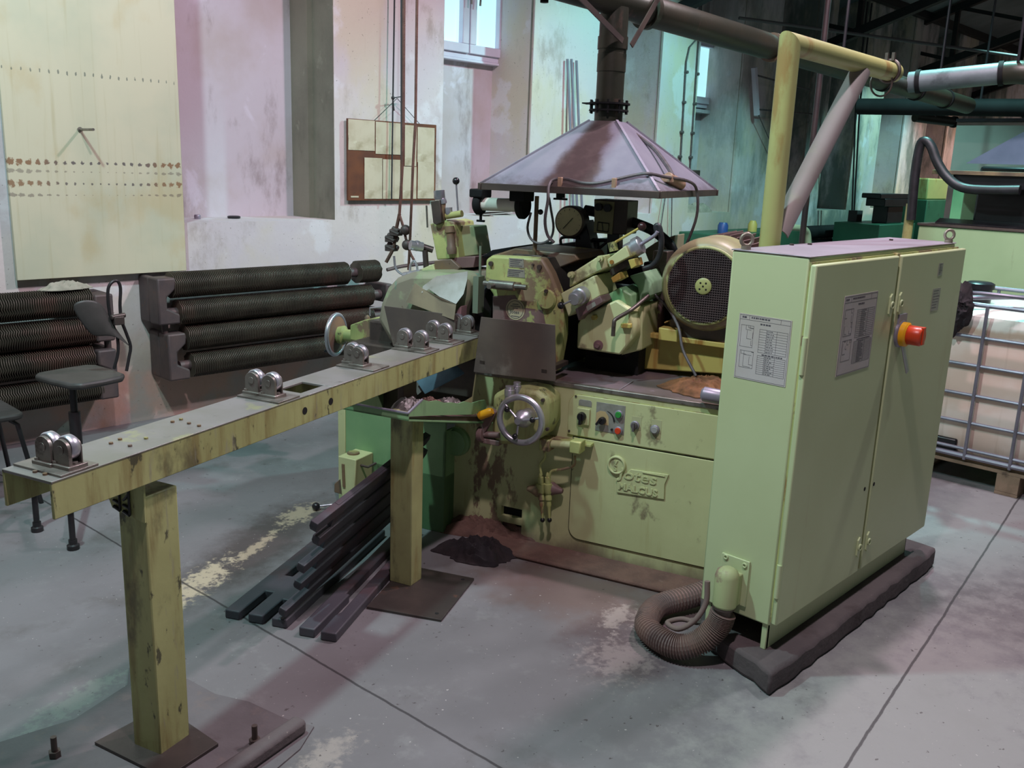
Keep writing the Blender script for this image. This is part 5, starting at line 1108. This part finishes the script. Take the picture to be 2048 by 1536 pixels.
def lean_plate(label, P0, yaw, rise, tilt, L, Hh):
    ex = Vector((math.sin(yaw)*math.cos(rise), math.cos(yaw)*math.cos(rise), math.sin(rise))); up = Vector((math.sin(tilt), 0, math.cos(tilt))); up = (up-ex*up.dot(ex)).normalized(); nz = ex.cross(up)
    M = Matrix(((ex.x, up.x, nz.x, P0[0]), (ex.y, up.y, nz.y, P0[1]), (ex.z, up.z, nz.z, P0[2]), (0,0,0,1)))
    t = thing('slotted_bar', label, 'slotted bar', P0, 'M', 'dark slotted bars piled by the machine')
    part('web', MB().prism([(.16, .015), (L-.16, .015), (L-.16, Hh-.01), (.16, Hh-.01)], 'z', -.012, .008, M), CASTB, t, .002)
    n = 5; st = [0, .05, .02, .07, .0]
    for i in range(n):
        h0 = i*(Hh-.06)/(n-1); h1 = h0+.048; x0, x1 = st[i], L-st[(i+2) % n]
        m = MB(); m.prism([(x0+.018, h0), (x1-.03, h0), (x1, h0+.02), (x1-.01, h1), (x0, h1), (x0, h0+.025)], 'z', -.014, .016, M); part('rib', m, CASTB, t, .003)
    return t
lean_plate('dark plate with five raised ribs leaning behind the second post', (-2.085, 2.405, .045), -.125, .07, .39, 1.02, .465)
# floor pieces
p = mz(945, 1110, 0); single('black_rag', crumple(p.x+.03, p.y, .0, .17, .10, .085, 8.3, 48, .3, .45), BLRAG, 'black rag lying crumpled on the floor beside the second post', 'rag', p, 'M')
p = mz(985, 1062, 0); single('dirt_heap', crumple(p.x+.0, p.y-.05, .0, .25, .075, .085, 5.1, 44, .1, .5), DIRT, 'brown heap of grinding dirt at the foot of the machine', 'dirt', p, 'M', kind='stuff')
for (u, v, lb) in ((110, 1512, 'threaded anchor stud in the floor left of the front post'), (510, 1488, 'threaded anchor stud in the floor right of the front post')):
    p = mz(u, v, .006); t = single('anchor_stud', MB().cyl(p, p+Vector((0,0,.062)), .0085, n=14).cyl(p, p+Vector((0,0,.018)), .017, n=6), DARKST, lb, 'stud', p, 'M', 'anchor studs in the floor')
p0, p1 = mz(520, 1536, .0), mz(615, 1468, 0)
m = MB(); d = (p1-p0).normalized(); nrm = Vector((-d.y, d.x, 0)); e0 = p0-d*.25
q = [e0, p1, p1+nrm*.05, e0+nrm*.06]; m.prism([(x.x, x.y) for x in q], 'z', .004, .05); single('concrete_curb', m, CONCD, 'short broken concrete curb on the floor at the bottom left', 'curb', p1, 'M', bevel=.012)
# ------------------------------------------------------------------ hood, ducts, lamp, ropes
HC_ = thing('extraction_hood', 'grey pyramid sheet metal extraction hood hanging over the machine', 'hood', (-1.6, 4.2, 1.6), 'M')
hz = 1.602; x0, x1, y0, y1 = -2.015, -1.175, 3.745, 4.69; ax, ay, az = -1.59, 4.2, 1.915; r0 = .068
py = MB(); NB = [(x0, y0), (x1, y0), (x1, y1), (x0, y1)]; TP = [(ax-r0, ay-r0), (ax+r0, ay-r0), (ax+r0, ay+r0), (ax-r0, ay+r0)]
for i in range(4):
    j = (i+1) % 4; a, b, c, d = Vector((*NB[i], hz+.012)), Vector((*NB[j], hz+.012)), Vector((*TP[j], az)), Vector((*TP[i], az))
    py.sheet([a, b, c, d], -.003, (b-a).cross(c-a).normalized())
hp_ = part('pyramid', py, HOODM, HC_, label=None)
rim = MB()
for i in range(4):
    a, b = Vector((*NB[i], hz)), Vector((*NB[(i+1) % 4], hz)); d = (b-a).normalized(); o = Vector((d.y, -d.x, 0)); rim.bar(a+Vector((0,0,.0))-d*.012, b+d*.012, .012, .030)
part('rim', rim, DARKST, HC_, .002)
ri = MB()
for i in range(4): ri.bar(Vector((*NB[i], hz+.014)), Vector((*TP[i], az+.002)), .012, .008)
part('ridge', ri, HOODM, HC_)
co = MB(); co.cyl((ax, ay, az-.01), (ax, ay, az+.10), .066, n=32); part('collar', co, DUCT, HC_)
fl = MB(); fl.cyl((ax, ay, az+.045), (ax, ay, az+.053), .092, n=32).cyl((ax, ay, az+.075), (ax, ay, az+.083), .098, n=32).box(ax-.125, ax-.05, ay-.03, ay+.03, az+.078, az+.084)
part('flange', fl, BLKDUCT, HC_)
fb_ = MB()
for k in range(10): g = 2*PI*k/10; fb_.cyl((ax+.086*math.cos(g), ay+.086*math.sin(g), az+.035), (ax+.086*math.cos(g), ay+.086*math.sin(g), az+.095), .006, n=6)
part('flange_bolt', fb_, BLKDUCT, HC_)
def onfront(u, v):        # point on the hood's front face
    n_ = (Vector((x1, y0, hz))-Vector((x0, y0, hz))).cross(Vector((ax, ay-r0, az))-Vector((x0, y0, hz))).normalized()
    nw = fromM(n_); pw = fromM(Vector((x0, y0, hz+.012))); return toM(_cut(u, v, nw, nw.dot(pw)))-n_*(.012 if n_.y > 0 else -.012)
cab = [V(1108, 485, 3.72), V(1095, 470, 3.72), V(1090, 440, 3.70), V(1096, 400, 3.70), Vector(onfront(1098, 380)), Vector(onfront(1106, 365)), Vector(onfront(1130, 362)), Vector(onfront(1165, 370)), Vector(onfront(1195, 371)), Vector(onfront(1230, 364)), Vector(onfront(1275, 354)), Vector(onfront(1300, 352)), Vector((-1.205, 3.90, 1.675)), Vector((-1.165, 4.12, 1.66)), Vector((-1.155, 4.25, 1.62)), Vector((-1.15, 4.27, 1.5)), Vector((-1.20, 4.3, 1.35))]
part('cable', MB().tube(cab, .007, 8, 5), GREYF, HC_)
for (u, v) in ((1121, 368), (1229, 370)): q = Vector(onfront(u, v)); part('cable_clamp', MB().box(q.x-.01, q.x+.01, q.y-.006, q.y+.012, q.z-.035, q.z+.02), CLAMP, HC_, .003)
q = Vector((-1.215, 3.98, 1.672)); part('junction_box', MB().cyl(q, q+Vector((.03, .12, -.03)), .024, n=18).box(q.x-.02, q.x+.03, q.y-.03, q.y+.0, q.z-.02, q.z+.012), CLAMP, HC_, .003)
part('hose_on_hood', MB().tube([Vector((-1.47, 4.26, 1.86)), Vector((-1.36, 4.20, 1.80)), Vector((-1.25, 4.08, 1.72)), Vector((-1.20, 4.0, 1.68))], .010, 8, 4), GREYF, HC_)
part('wing_nut', MB().cyl(V(1121, 396, 3.8), V(1121, 386, 3.8), .02, n=14).box(V(1121, 396, 3.8).x-.03, V(1121, 396, 3.8).x+.03, 3.79, 3.81, V(1121, 400, 3.8).z, V(1121, 396, 3.8).z), BLKDUCT, HC_)
# vertical + main duct
PX, PY = fromM((ax, ay, 0)).x, fromM((ax, ay, 0)).y
D = thing('extraction_duct', 'dark olive round duct running overhead with a drop pipe to the hood', 'duct', (PX, PY, 2.0))
zp = lambda x: 2.5-(x-1.5)*.02706
dzc = zp(5.9)
part('drop_pipe', MB().lathe((PX, PY, az+.10), (PX, PY, 2.40), [(0, .064), (.12, .064), (.121, .067), (.20, .067), (.201, .065), (.40, .065)], 32), DUCT, D)
part('main_pipe', MB().lathe((1.5, PY, zp(1.5)), (8.3, PY, zp(8.3)), [(0, .066), (2.2, .066), (2.21, .071), (3.4, .071), (3.41, .066), (6.8, .066)], 36), DUCT, D)
for x, r in ((3.76, .088), (4.98, .080), (6.05, .074), (6.55, .074), (7.15, .074), (7.75, .074)): part('band', MB().cyl((x, PY, zp(x)), (x+.03, PY, zp(x+.03)), r, n=32), [DUCT, BROWNW, BLKDUCT, BLKDUCT, BLKDUCT, BLKDUCT][[3.76, 4.98, 6.05, 6.55, 7.15, 7.75].index(x)], D)
for (a, b) in (((PX-.03, PY-.08, 2.265), (PX-.60, PY-.10, 2.50)), ((PX+.03, PY-.085, 2.25), (PX+.26, PY-.10, 2.56))): part('strap', MB().bar(a, b, .026, .006, (0, 1, 0)), DARKST, D)
part('strap_clamp', MB().cyl((PX, PY, 2.235), (PX, PY, 2.29), .0695, n=32), DUCT, D)
part('stud', MB().cyl((3.05, PY, 2.37), (3.05, PY, 2.41), .018, n=12), BLKDUCT, D)
part('hanger_rod', MB().cyl((5.9, PY, dzc+.05), (5.9, PY, 4.6), .010, n=8).cyl((7.6, PY, zp(7.6)), (7.6, PY, 4.6), .008, n=8), BLACK, D)
# branch ducts on the right
def duct(name, label, p0, p1, r, mat, bands=(), extra=None):
    t = thing(name, label, 'duct', p0); p0, p1 = Vector(p0), Vector(p1); L = (p1-p0).length; d = (p1-p0)/L
    part('pipe', MB().cyl(p0, p1, r, n=32), mat, t)
    for f in bands: part('band', MB().cyl(p0+d*(L*f), p0+d*(L*f+.03), r+.010, n=32), BLKDUCT, t)
    return t, d
t, d = duct('branch_duct', 'dusty grey branch duct joining the overhead duct from the right', atX(1818, 165, 6.9), atX(2012, 146, 7.0), .072, DUCTG, (.08, .93))
q0 = atX(2012, 146, 7.0); m = MB(); m.tube([q0, q0+Vector((.0, -.10, .0)), q0+Vector((.05, -.25, -.03)), q0+Vector((.1, -.45, -.14))], .076, 24, 4); part('elbow', m, DUCT, t)
part('hanger_rod', MB().cyl(atX(2036, 125, 6.95), atX(2042, 0, 6.95)+Vector((0, 0, 2.2)), .010, n=8), BLACK, t)
t, d = duct('cross_duct', 'black horizontal duct crossing behind the grey one at the right', atX(1718, 213, 9.0), atX(2090, 216, 9.0), .075, BLKDUCT, (.9,)); part('hanger_rod', MB().cyl(atX(1960, 210, 9.0), atX(1960, 210, 9.0)+Vector((0, 0, 2.6)), .01, n=8), BLACK, t)
t, d = duct('short_duct', 'short olive duct below the black ducts at the right', atX(1830, 234, 10.5), atX(1908, 244, 11.0), .052, DUCT, (.97,)); q = atX(1870, 236, 10.7); part('hanger_rod', MB().cyl(q, q+Vector((0, 0, 1.9)), .01, n=8), BLACK, t)
# tie rod and pole
single('tie_rod', MB().cyl(atX(1478, 36, 9.3), atX(2034, 112, 12.6), .018, n=10), surf('grey_tie_rod', '#6E6868', None, 3), 'thin grey tie rod slanting under the dark roof', 'rod', atX(1478, 36, 9.3))
p = atY(1603, 490, 3.2); q = atY(1655, 0, 3.2)
single('steel_pole', MB().cyl((p.x, p.y, 0), (p.x, p.y, q.z+1.9), .022, n=14), surf('dark_rusty_pole', '#241C1E', '#3A2A28', 5, [], .5), 'thin dark pole rising behind the yellow bracket to the roof', 'pole', (p.x, p.y, 0))
# lamp tube
W_ = thing('work_lamp', 'tubular work lamp with pale glass hanging under the left side of the hood', 'lamp', (-2.05, 3.9, 1.5), 'M')
LBb = 3.92; q1, q2 = V(966, 408, LBb), V(1040, 411, LBb)
part('glass_tube', MB().cyl(q1, q2, .031, n=24), LTUBE, W_)
for q, (dx, r) in ((q1, (-.02, .052)), (q2, (.012, .062))): part('end_cap', MB().lathe(q+Vector((dx-.018, 0, .0)), q+Vector((dx+.022, 0, 0)), [(0, r*.8), (.01, r), (.03, r), (.04, r*.85)], 28), BLKDUCT, W_)
part('hood_bracket', MB().box(q1.x-.05, q1.x+.02, LBb-.05, LBb+.05, q1.z+.03, q1.z+.07), BLKDUCT, W_, .006); part('hood_bracket', MB().box(q2.x-.03, q2.x+.05, LBb-.06, LBb+.05, q2.z+.02, q2.z+.075), BLKDUCT, W_, .006)
part('wing_screw', MB().cyl(q1+Vector((-.01, 0, -.075)), q1+Vector((-.01, 0, -.04)), .007, n=8).box(q1.x-.03, q1.x+.01, LBb-.006, LBb+.006, q1.z-.085, q1.z-.075), BLKDUCT, W_)
part('lamp_cable', MB().tube([V(u, v, 3.9) for u, v in ((1062, 425), (1055, 455), (1062, 478), (1080, 487), (1100, 478), (1107, 455), (1102, 420), (1098, 395))], .006, 8, 4), GREYF, W_)
# ropes
RBq = 4.02
def rope(name, pts, r, mat, label, group, cat='rope', par=None):
    P_ = [V(u, v, b) for u, v, b in pts]; d = (P_[1]-P_[0]).normalized()
    return P_
t = thing('hanging_sling', 'rusty rope sling with bolted clamps hanging left of the machine head', 'rope', V(800, 465, RBq), 'M')
top = V(808, 0, RBq); part('rope', MB().tube([(top.x, RBq, 3.9), top, V(807, 240, RBq), V(805, 330, RBq), V(799, 428, RBq)], .0075, 8), ROPE, t)
part('rope_leg', MB().tube([V(799, 428, RBq), V(792, 462, RBq), V(787, 495, RBq-.02), V(772, 525, RBq-.05)], .009, 8, 3).tube([V(799, 430, RBq), V(806, 452, RBq), V(812, 478, RBq), V(820, 505, RBq), V(828, 520, RBq)], .007, 8, 3), ROPE, t)
for (u, v) in ((791, 465), (782, 496), (782, 478)):
    q = V(u, v, RBq-.01); part('clamp', MB().cyl(q+Vector((-.025, -.012, .010)), q+Vector((.03, -.012, -.008)), .010, n=10).cyl(q+Vector((-.026, .012, .020)), q+Vector((.036, .012, .0)), .013, n=10).box(q.x-.026, q.x+.026, RBq-.03, RBq+.02, q.z-.016, q.z+.016), BRACK, t, .003)
for (u, v) in ((811, 460), (814, 490)): part('swivel', MB().sphere(V(u, v, RBq), .027), BRACK, t)
top = V(834, 0, RBq); single('hanging_rope', MB().tube([(top.x, RBq, 3.9), top, V(831, 240, RBq), V(826, 330, RBq), V(820, 480, RBq), V(817, 540, RBq)], .007, 8), ROPE, 'single rusty rope hanging right of the clamped sling', 'rope', V(817, 540, RBq), 'M', 'ropes hanging left of the machine head')
top = V(803, 0, RBq+.3); single('hanging_line', MB().tube([(top.x, RBq+.3, 3.9), top, V(803, 200, RBq+.3), V(803, 318, RBq+.3), V(804, 330, RBq+.28)], .0055, 8), CORD, 'dark cord hanging close behind the rusty sling', 'cord', top, 'M')
tp = atY(789, 0, 5.58); m = MB(); m.tube([Vector((tp.x, 5.58, 3.9)), tp, atY(786, 190, 5.58), atY(784, 330, 5.58), atY(783, 398, 5.58)], .006, 8); kn = atY(786, 196, 5.57); m.sphere(kn, .014).tube([kn, kn+Vector((.10, 0, .02))], .004, 6).tube([kn, kn+Vector((.012, 0, -.09))], .004, 6)
single('hanging_line', m, CORD, 'black knotted cord hanging in front of the notice board', 'cord', tp)
# ------------------------------------------------------------------ container tank on pallet
T = thing('bulk_container', 'white plastic bulk container in a wire cage on a wooden pallet', 'container', (6.0, 1.35, 0))
IX0, IX1, IY0, IY1 = 5.45, 6.45, .72, 1.92
bz = .155
tk = MB(); 
secs = []
for (z, e) in ((bz+.01, .05), (bz+.05, .015), (bz+.20, .01), (.90, .01), (.97, .03), (1.0, .09), (1.01, .2)): secs.append((z, e))
vs = []; fs = []
for (z, e) in secs:
    r = rrect(IX0+.02+e, IX1-.02-e, IY0+.02+e, IY1-.02-e, (.12,)*4, 6); k = len(r); vs += [(x, y, z) for x, y in r]
for i in range(len(secs)-1):
    for j in range(k): fs.append((i*k+j, i*k+(j+1) % k, (i+1)*k+(j+1) % k, (i+1)*k+j))
fs += [tuple(range(k)), tuple(range((len(secs)-1)*k, len(secs)*k))]
def tank_mat():
    t = NT('stained_white_plastic'); x = t.n('ShaderNodeSeparateXYZ'); t.l(t.co, x.inputs[0])
    c = t.mix(t.step(t.noise((2,2,3), 4), .4, .62), lin('#E2D2C8'), lin('#DABFB0'))
    lv = t.math('ADD', x.outputs[2], t.math('MULTIPLY', t.noise((8,8,2), 4), .06))
    c = t.mix(t.step(lv, .92, .86), lin('#D9D6CC'), c)
    c = t.mix(t.math('MULTIPLY', t.math('MULTIPLY', t.step(lv, .955, .925), t.step(lv, .885, .91)), .6), c, lin('#A87850'))
    c = t.mix(t.math('MULTIPLY', t.step(t.noise((20,20,1), 5), .55, .7), .35), c, lin('#A88A74'))
    t.b.inputs['Subsurface Weight'].default_value = .0
    return t.out(c, .4)
part('tank', MB().add(vs, fs), tank_mat(), T)
part('foot_pad', MB().box(IX0+.015, IX1-.015, IY1-.30, IY1-.02, bz, bz+.10).box(IX0+.015, IX1-.015, IY0+.02, IY0+.45, bz, bz+.10), BLACK, T, .01)
cg = MB(); rt_ = .010
for z in (.215, .37, .53, .70, .86):
    cg.tube([(x, y, z-.0) for x, y in rrect(IX0, IX1, IY0, IY1, (.09,)*4, 4)], rt_, 8, closed=True)
cg.tube([(x, y, 1.04) for x, y in rrect(IX0, IX1, IY0, IY1, (.09,)*4, 4)], .013, 8, closed=True)
cg.tube([(x, y, bz+.02) for x, y in rrect(IX0, IX1, IY0, IY1, (.05,)*4, 4)], .016, 8, closed=True)
for k in range(5):
    y = IY0+.12+k*.24
    for X in (IX0-.008, IX1+.008): cg.cyl((X, y, bz), (X, y, 1.04), .010, n=8)
for k in range(4):
    x = IX0+.14+k*.24
    for Y in (IY0-.008, IY1+.008): cg.cyl((x, Y, bz), (x, Y, 1.04), .010, n=8)
part('cage', cg, CAGE, T)
part('top_rail', MB().tube([(IX0+.05, IY1-.15, 1.05), (IX0+.0, IY1-.25, 1.10), (IX0+.05, IY1-.55, 1.10), (IX0+.4, IY1-.9, 1.06)], .012, 8, 4).tube([(IX0+.1, IY1-.1, 1.05), (IX0+.12, IY1-.3, 1.07), (IX0+.5, IY1-.5, 1.07)], .012, 8, 3), CAGE, T)
pa = MB(); pa.box(IX0-.0, IX1, IY0, IY1, .120, .138)
for k in range(5): pa.box(IX0+.02+k*.21, IX0+.14+k*.21, IY0, IY1, .138, .155)
part('pallet_deck', pa, PALW, T, .002)
for y in (IY0, (IY0+IY1)/2-.06, IY1-.12):
    for x in (IX0, (IX0+IX1)/2-.06, IX1-.12): part('pallet_block', MB().box(x, x+.12, y, y+.12, .018, .12), PALW, T, .003)
    part('pallet_runner', MB().box(IX0, IX1, y, y+.12, 0, .018), PALW, T, .002)
p = atX(1922, 620, 5.42); single('black_cloth', crumple(0, 0, 0, .13, .06, .06, 3.3, 24, 0, .4), BLRAG, 'black cloth hanging over the container cage behind the cabinet', 'cloth', (0, 0, 0))
bc = bpy.data.objects['black_cloth']; bc.rotation_euler = (0, -PI/2, 0); bc.location = (5.425, p.y, p.z+.01)
p = atX(1925, 577, 5.5); single('container_lid', MB().lathe(p+Vector((.3,0,-.02)), p+Vector((.3,0,.02)), [(0, .08), (.03, .08), (.04, .06)], 24).cyl(p+Vector((.3, 0, -.1)), p+Vector((.3, 0, -.02)), .07, n=20), BLACK, 'black screw lid on the white bulk container', 'lid', p+Vector((.3,0,-.1)))
# ------------------------------------------------------------------ second machine at the right
Q = thing('rear_machine', 'light green machine block at the right behind the white container', 'machine', (7.7, 2.0, 0))
XF = 7.2; zt = atX(1900, 455, XF).z; yl = atX(1836, 460, XF).y
part('body', MB().box(XF, XF+1.3, -.6, yl, 0, zt), GREENX, Q, .012)
part('top_tray', MB().box(XF-.01, XF+1.31, -.6, yl+.01, zt, zt+.02), DARKST, Q, .004)
part('dark_head', MB().box(XF+.3, XF+.9, 1.3, atX(1950, 400, XF+.3).y, zt, zt+.45).cyl((XF+.25, 1.75, zt+.1), (XF+.25, 1.75, zt+.42), .14, n=20), BLACK, Q, .02)
part('dark_shelf', MB().box(XF-.02, XF+.9, .6, atX(1868, 330, XF).y, atX(1950, 342, XF).z-.03, atX(1950, 342, XF).z), surf('tan_shelf_edge', '#8A7A58', '#5A5040', 5), Q, .003)
part('shelf_underside', MB().box(XF+.02, XF+.88, .6, atX(1905, 345, XF).y, atX(1950, 342, XF).z-.12, atX(1950, 342, XF).z-.03), BLACK, Q, .003)
part('inner_block', MB().box(XF+.5, XF+.95, .8, atX(1925, 400, XF+.5).y, zt, zt+.40), GREENX, Q, .01)
part('hood_panel', MB().prism([(atX(1922, 326, XF).y, atX(1922, 326, XF).z), (atX(2046, 258, XF).y, atX(2046, 258, XF).z), (.9, 2.35), (.9, atX(1922, 326, XF).z)], 'x', XF+.1, XF+.13), surf('blue_grey_hood', '#7488A0', '#64788E', 3, [], .4, .3), Q)
part('black_hose', MB().tube([atX(u, v, XF-.05) for u, v in ((1822, 440), (1830, 350), (1840, 292), (1850, 282), (1862, 292), (1875, 325), (1895, 355), (1925, 375), (1975, 380), (2040, 380))], .034, 14, 4), RUBBER, Q)
p = atX(1818, 440, XF-.03); part('hose_pole', MB().cyl((XF-.03, p.y, 0), (XF-.03, p.y, p.z+.12), .035, n=14), YPIPE, Q)
m = MB(); m.sheet([Vector((XF+.05, yl-.1, zt+.022)), Vector((XF+.28, yl-.05, zt+.045)), Vector((XF+.28, 1.9, zt+.045)), Vector((XF+.02, 1.8, zt+.022))], .01, (0,0,1)); single('dark_sheet', m, BLACK, 'dark flat sheet lying on top of the light green machine block', 'sheet', (XF+.1, 2.2, zt+.02))
# green boxes along the far wall
def cbox(label, u0, v0, u1, v1, Y, dep, mat, name='green_cabinet', grp='green boxes along the far wall'):
    a, b = atY(u0, v0, Y), atY(u1, v1, Y); global TOPZ; TOPZ = a.z; return single(name, MB().box(a.x, b.x, Y, Y+dep, 0, a.z), mat, label, 'cabinet', (a.x, Y, 0), group=grp, bevel=.01)
cbox('dark green box behind the motor and the yellow pipe', 1440, 470, 1600, 480, 5.0, .5, GREENK)
p = atY(1453, 468, 5.1); single('blue_jar', MB().lathe((p.x, 5.15, TOPZ), (p.x, 5.15, TOPZ+.11), [(0, .055), (.08, .055), (.11, .04)], 20), BLUEP, 'small blue jar on the dark green box behind the motor', 'jar', (p.x, 5.15, TOPZ))
p = atY(1512, 466, 5.1); single('brown_jar', MB().lathe((p.x, 5.15, TOPZ), (p.x, 5.15, TOPZ+.12), [(0, .05), (.08, .05), (.12, .03)], 20), RUSTY, 'small tan jar on the dark green box behind the yellow pipe', 'jar', (p.x, 5.15, TOPZ))
t = thing('wall_pipe', 'pale pipe with an elbow behind the yellow bracket', 'pipe', atY(1600, 455, 4.6))
part('pipe', MB().tube([atY(1560, 454, 4.6), atY(1598, 456, 4.6), atY(1610, 460, 4.6), atY(1616, 475, 4.6), atY(1618, 540, 4.6)], .035, 14, 4), surf('pale_pipe_paint', '#A8B090', None, 4, [('#5A5A48', 6, .6, .7, .6)]), t)
for (x0, x1, zs, lb) in ((10.75, 12.35, (1.0, .82), 'two black pipes of the far radiator under the dark niche'), (13.0, 14.6, (1.0, .82), 'two black pipes of the furthest radiator below the peeling wall')):
    t = thing('finned_radiator', lb, 'radiator', ((x0+x1)/2, 5.5, 0), group='finned pipe radiators far along the wall')
    for z in zs: part('finned_pipe', MB().cyl((x0, YR, z), (x1, YR, z), .085, n=20), BLKDUCT, t)
    part('pipe_bend', MB().box(x0-.1, x0-.0, YR-.06, YR+.19, .7, 1.05), BRACK, t, .01)
cbox('dark bench with a vice in front of the pink lit wall', 1760, 450, 1830, 452, 4.7, .6, GREENK, 'work_bench')
a = atY(1790, 432, 4.8); a.z = TOPZ; single('bench_vice', MB().box(a.x-.5, a.x+.5, 4.75, 5.0, a.z+.22, a.z+.32).box(a.x-.65, a.x+.3, 4.75, 5.0, a.z+.32, a.z+.38).box(a.x-.25, a.x+.25, 4.8, 5.0, a.z, a.z+.22), BLACK, 'black machine vice silhouette on the far bench', 'vice', (a.x, 4.8, a.z), bevel=.01)
a, b = atX(1908, 366, 8.9), atX(1962, 368, 8.9); single('tall_cabinet', MB().box(8.9, 9.25, b.y, a.y, 0, a.z), surf('mid_green_cabinet_paint', '#6A9A6E', '#5C8A62', 3), 'tall green cabinet at the far right behind the black hose', 'cabinet', (9.1, a.y, 0), bevel=.01)
cbox('dark green machine box behind the black hose', 1855, 400, 1915, 405, 4.9, .35, GREENK)
a = atY(1880, 400, 4.9); single('machine_cover', MB().box(a.x-.4, a.x+.4, 4.95, 5.2, TOPZ, TOPZ+.3), YPIPE, 'yellowish machine cover on the dark green box far right', 'cover', (a.x, 5.0, TOPZ), bevel=.02)
a, b = atX(1914, 244, 9.6), atX(2046, 262, 9.6); pn = thing('sheet_enclosure', 'large grey sheet enclosure standing behind the black ducts at the right', 'enclosure', (9.6, 1.2, 0)); part('panel', MB().box(9.6, 9.64, -1.5, a.y, .0, a.z), surf('grey_beige_enclosure_paint', '#8E867E', '#827A74', 1, [], .6), pn, .004); part('top_edge', MB().box(9.57, 9.67, -1.5, a.y, a.z, a.z+.03), BLACK, pn)
q0, q1 = atY(1712, 205, 5.3), atY(1704, 428, 5.3); m = MB(); m.tube([q0+Vector((0,0,1.2)), q0, q1], .012, 8).tube([q0+Vector((.12,0,1.2)), q0+Vector((.12,0,0)), q1+Vector((.06,0,0))], .012, 8).box(q1.x-.07, q1.x+.1, 5.2, 5.32, q1.z-.2, q1.z+.05)
single('hanging_line', m, CORD, 'dark double rope with a knot hanging far along the wall', 'rope', q1)
# ------------------------------------------------------------------ light
def spot(name, loc, tgt, energy, col, ang=150, blend=.35, r=.10):
    l = bpy.data.lights.new(name, 'SPOT'); l.energy = energy; l.color = col[:3]; l.spot_size = math.radians(ang); l.spot_blend = blend; l.shadow_soft_size = r
    o = bpy.data.objects.new(name, l); COL.objects.link(o); o.location = loc
    o.rotation_euler = (Vector(tgt)-Vector(loc)).to_track_quat('-Z', 'Y').to_euler(); return o
PINKL = (1.0, .74, .88); TEALL = (.60, .98, .98)
spot('hall_lamp', (4.7, 1.75, 4.7), (3.9, 2.3, 0), 470, PINKL, 142, .3)
spot('hall_lamp', (.67, 3.0, 4.35), (.9, 3.2, 0), 470, TEALL)
spot('hall_lamp', (.95, .85, 5.0), (1.6, 1.6, 0), 450, (1.0, .82, .92), 145, .4)
spot('hall_lamp', (7.5, 2.7, 4.5), (7.2, 4.4, 0), 680, (.38, .98, .95), 105, .35)
spot('hall_lamp', (13.2, 2.9, 4.4), (13.3, 5.0, 0), 720, (.42, .98, .95), 80, .4)
spot('hall_lamp', (5.3, .75, 5.2), (5.0, .4, 0), 350, (.94, .95, 1.0), 130, .5, .15)
spot('hall_lamp', (15.6, 3.0, 4.3), (15.6, 5.2, 0), 520, (1.0, .66, .55), 75, .5)
spot('hall_lamp', (17.6, .5, 5.0), (20, 1.5, 2.6), 420, (1.0, .86, .76), 120, .5)
w = bpy.data.worlds.new('world'); sc.world = w; w.use_nodes = True
w.node_tree.nodes['Background'].inputs[0].default_value = (.80, .92, 1.0, 1); w.node_tree.nodes['Background'].inputs[1].default_value = .12
sc.view_settings.view_transform = 'Standard'; sc.view_settings.look = 'None'; sc.view_settings.exposure = -.1; sc.view_settings.gamma = 1
sc.view_settings.use_curve_mapping = False
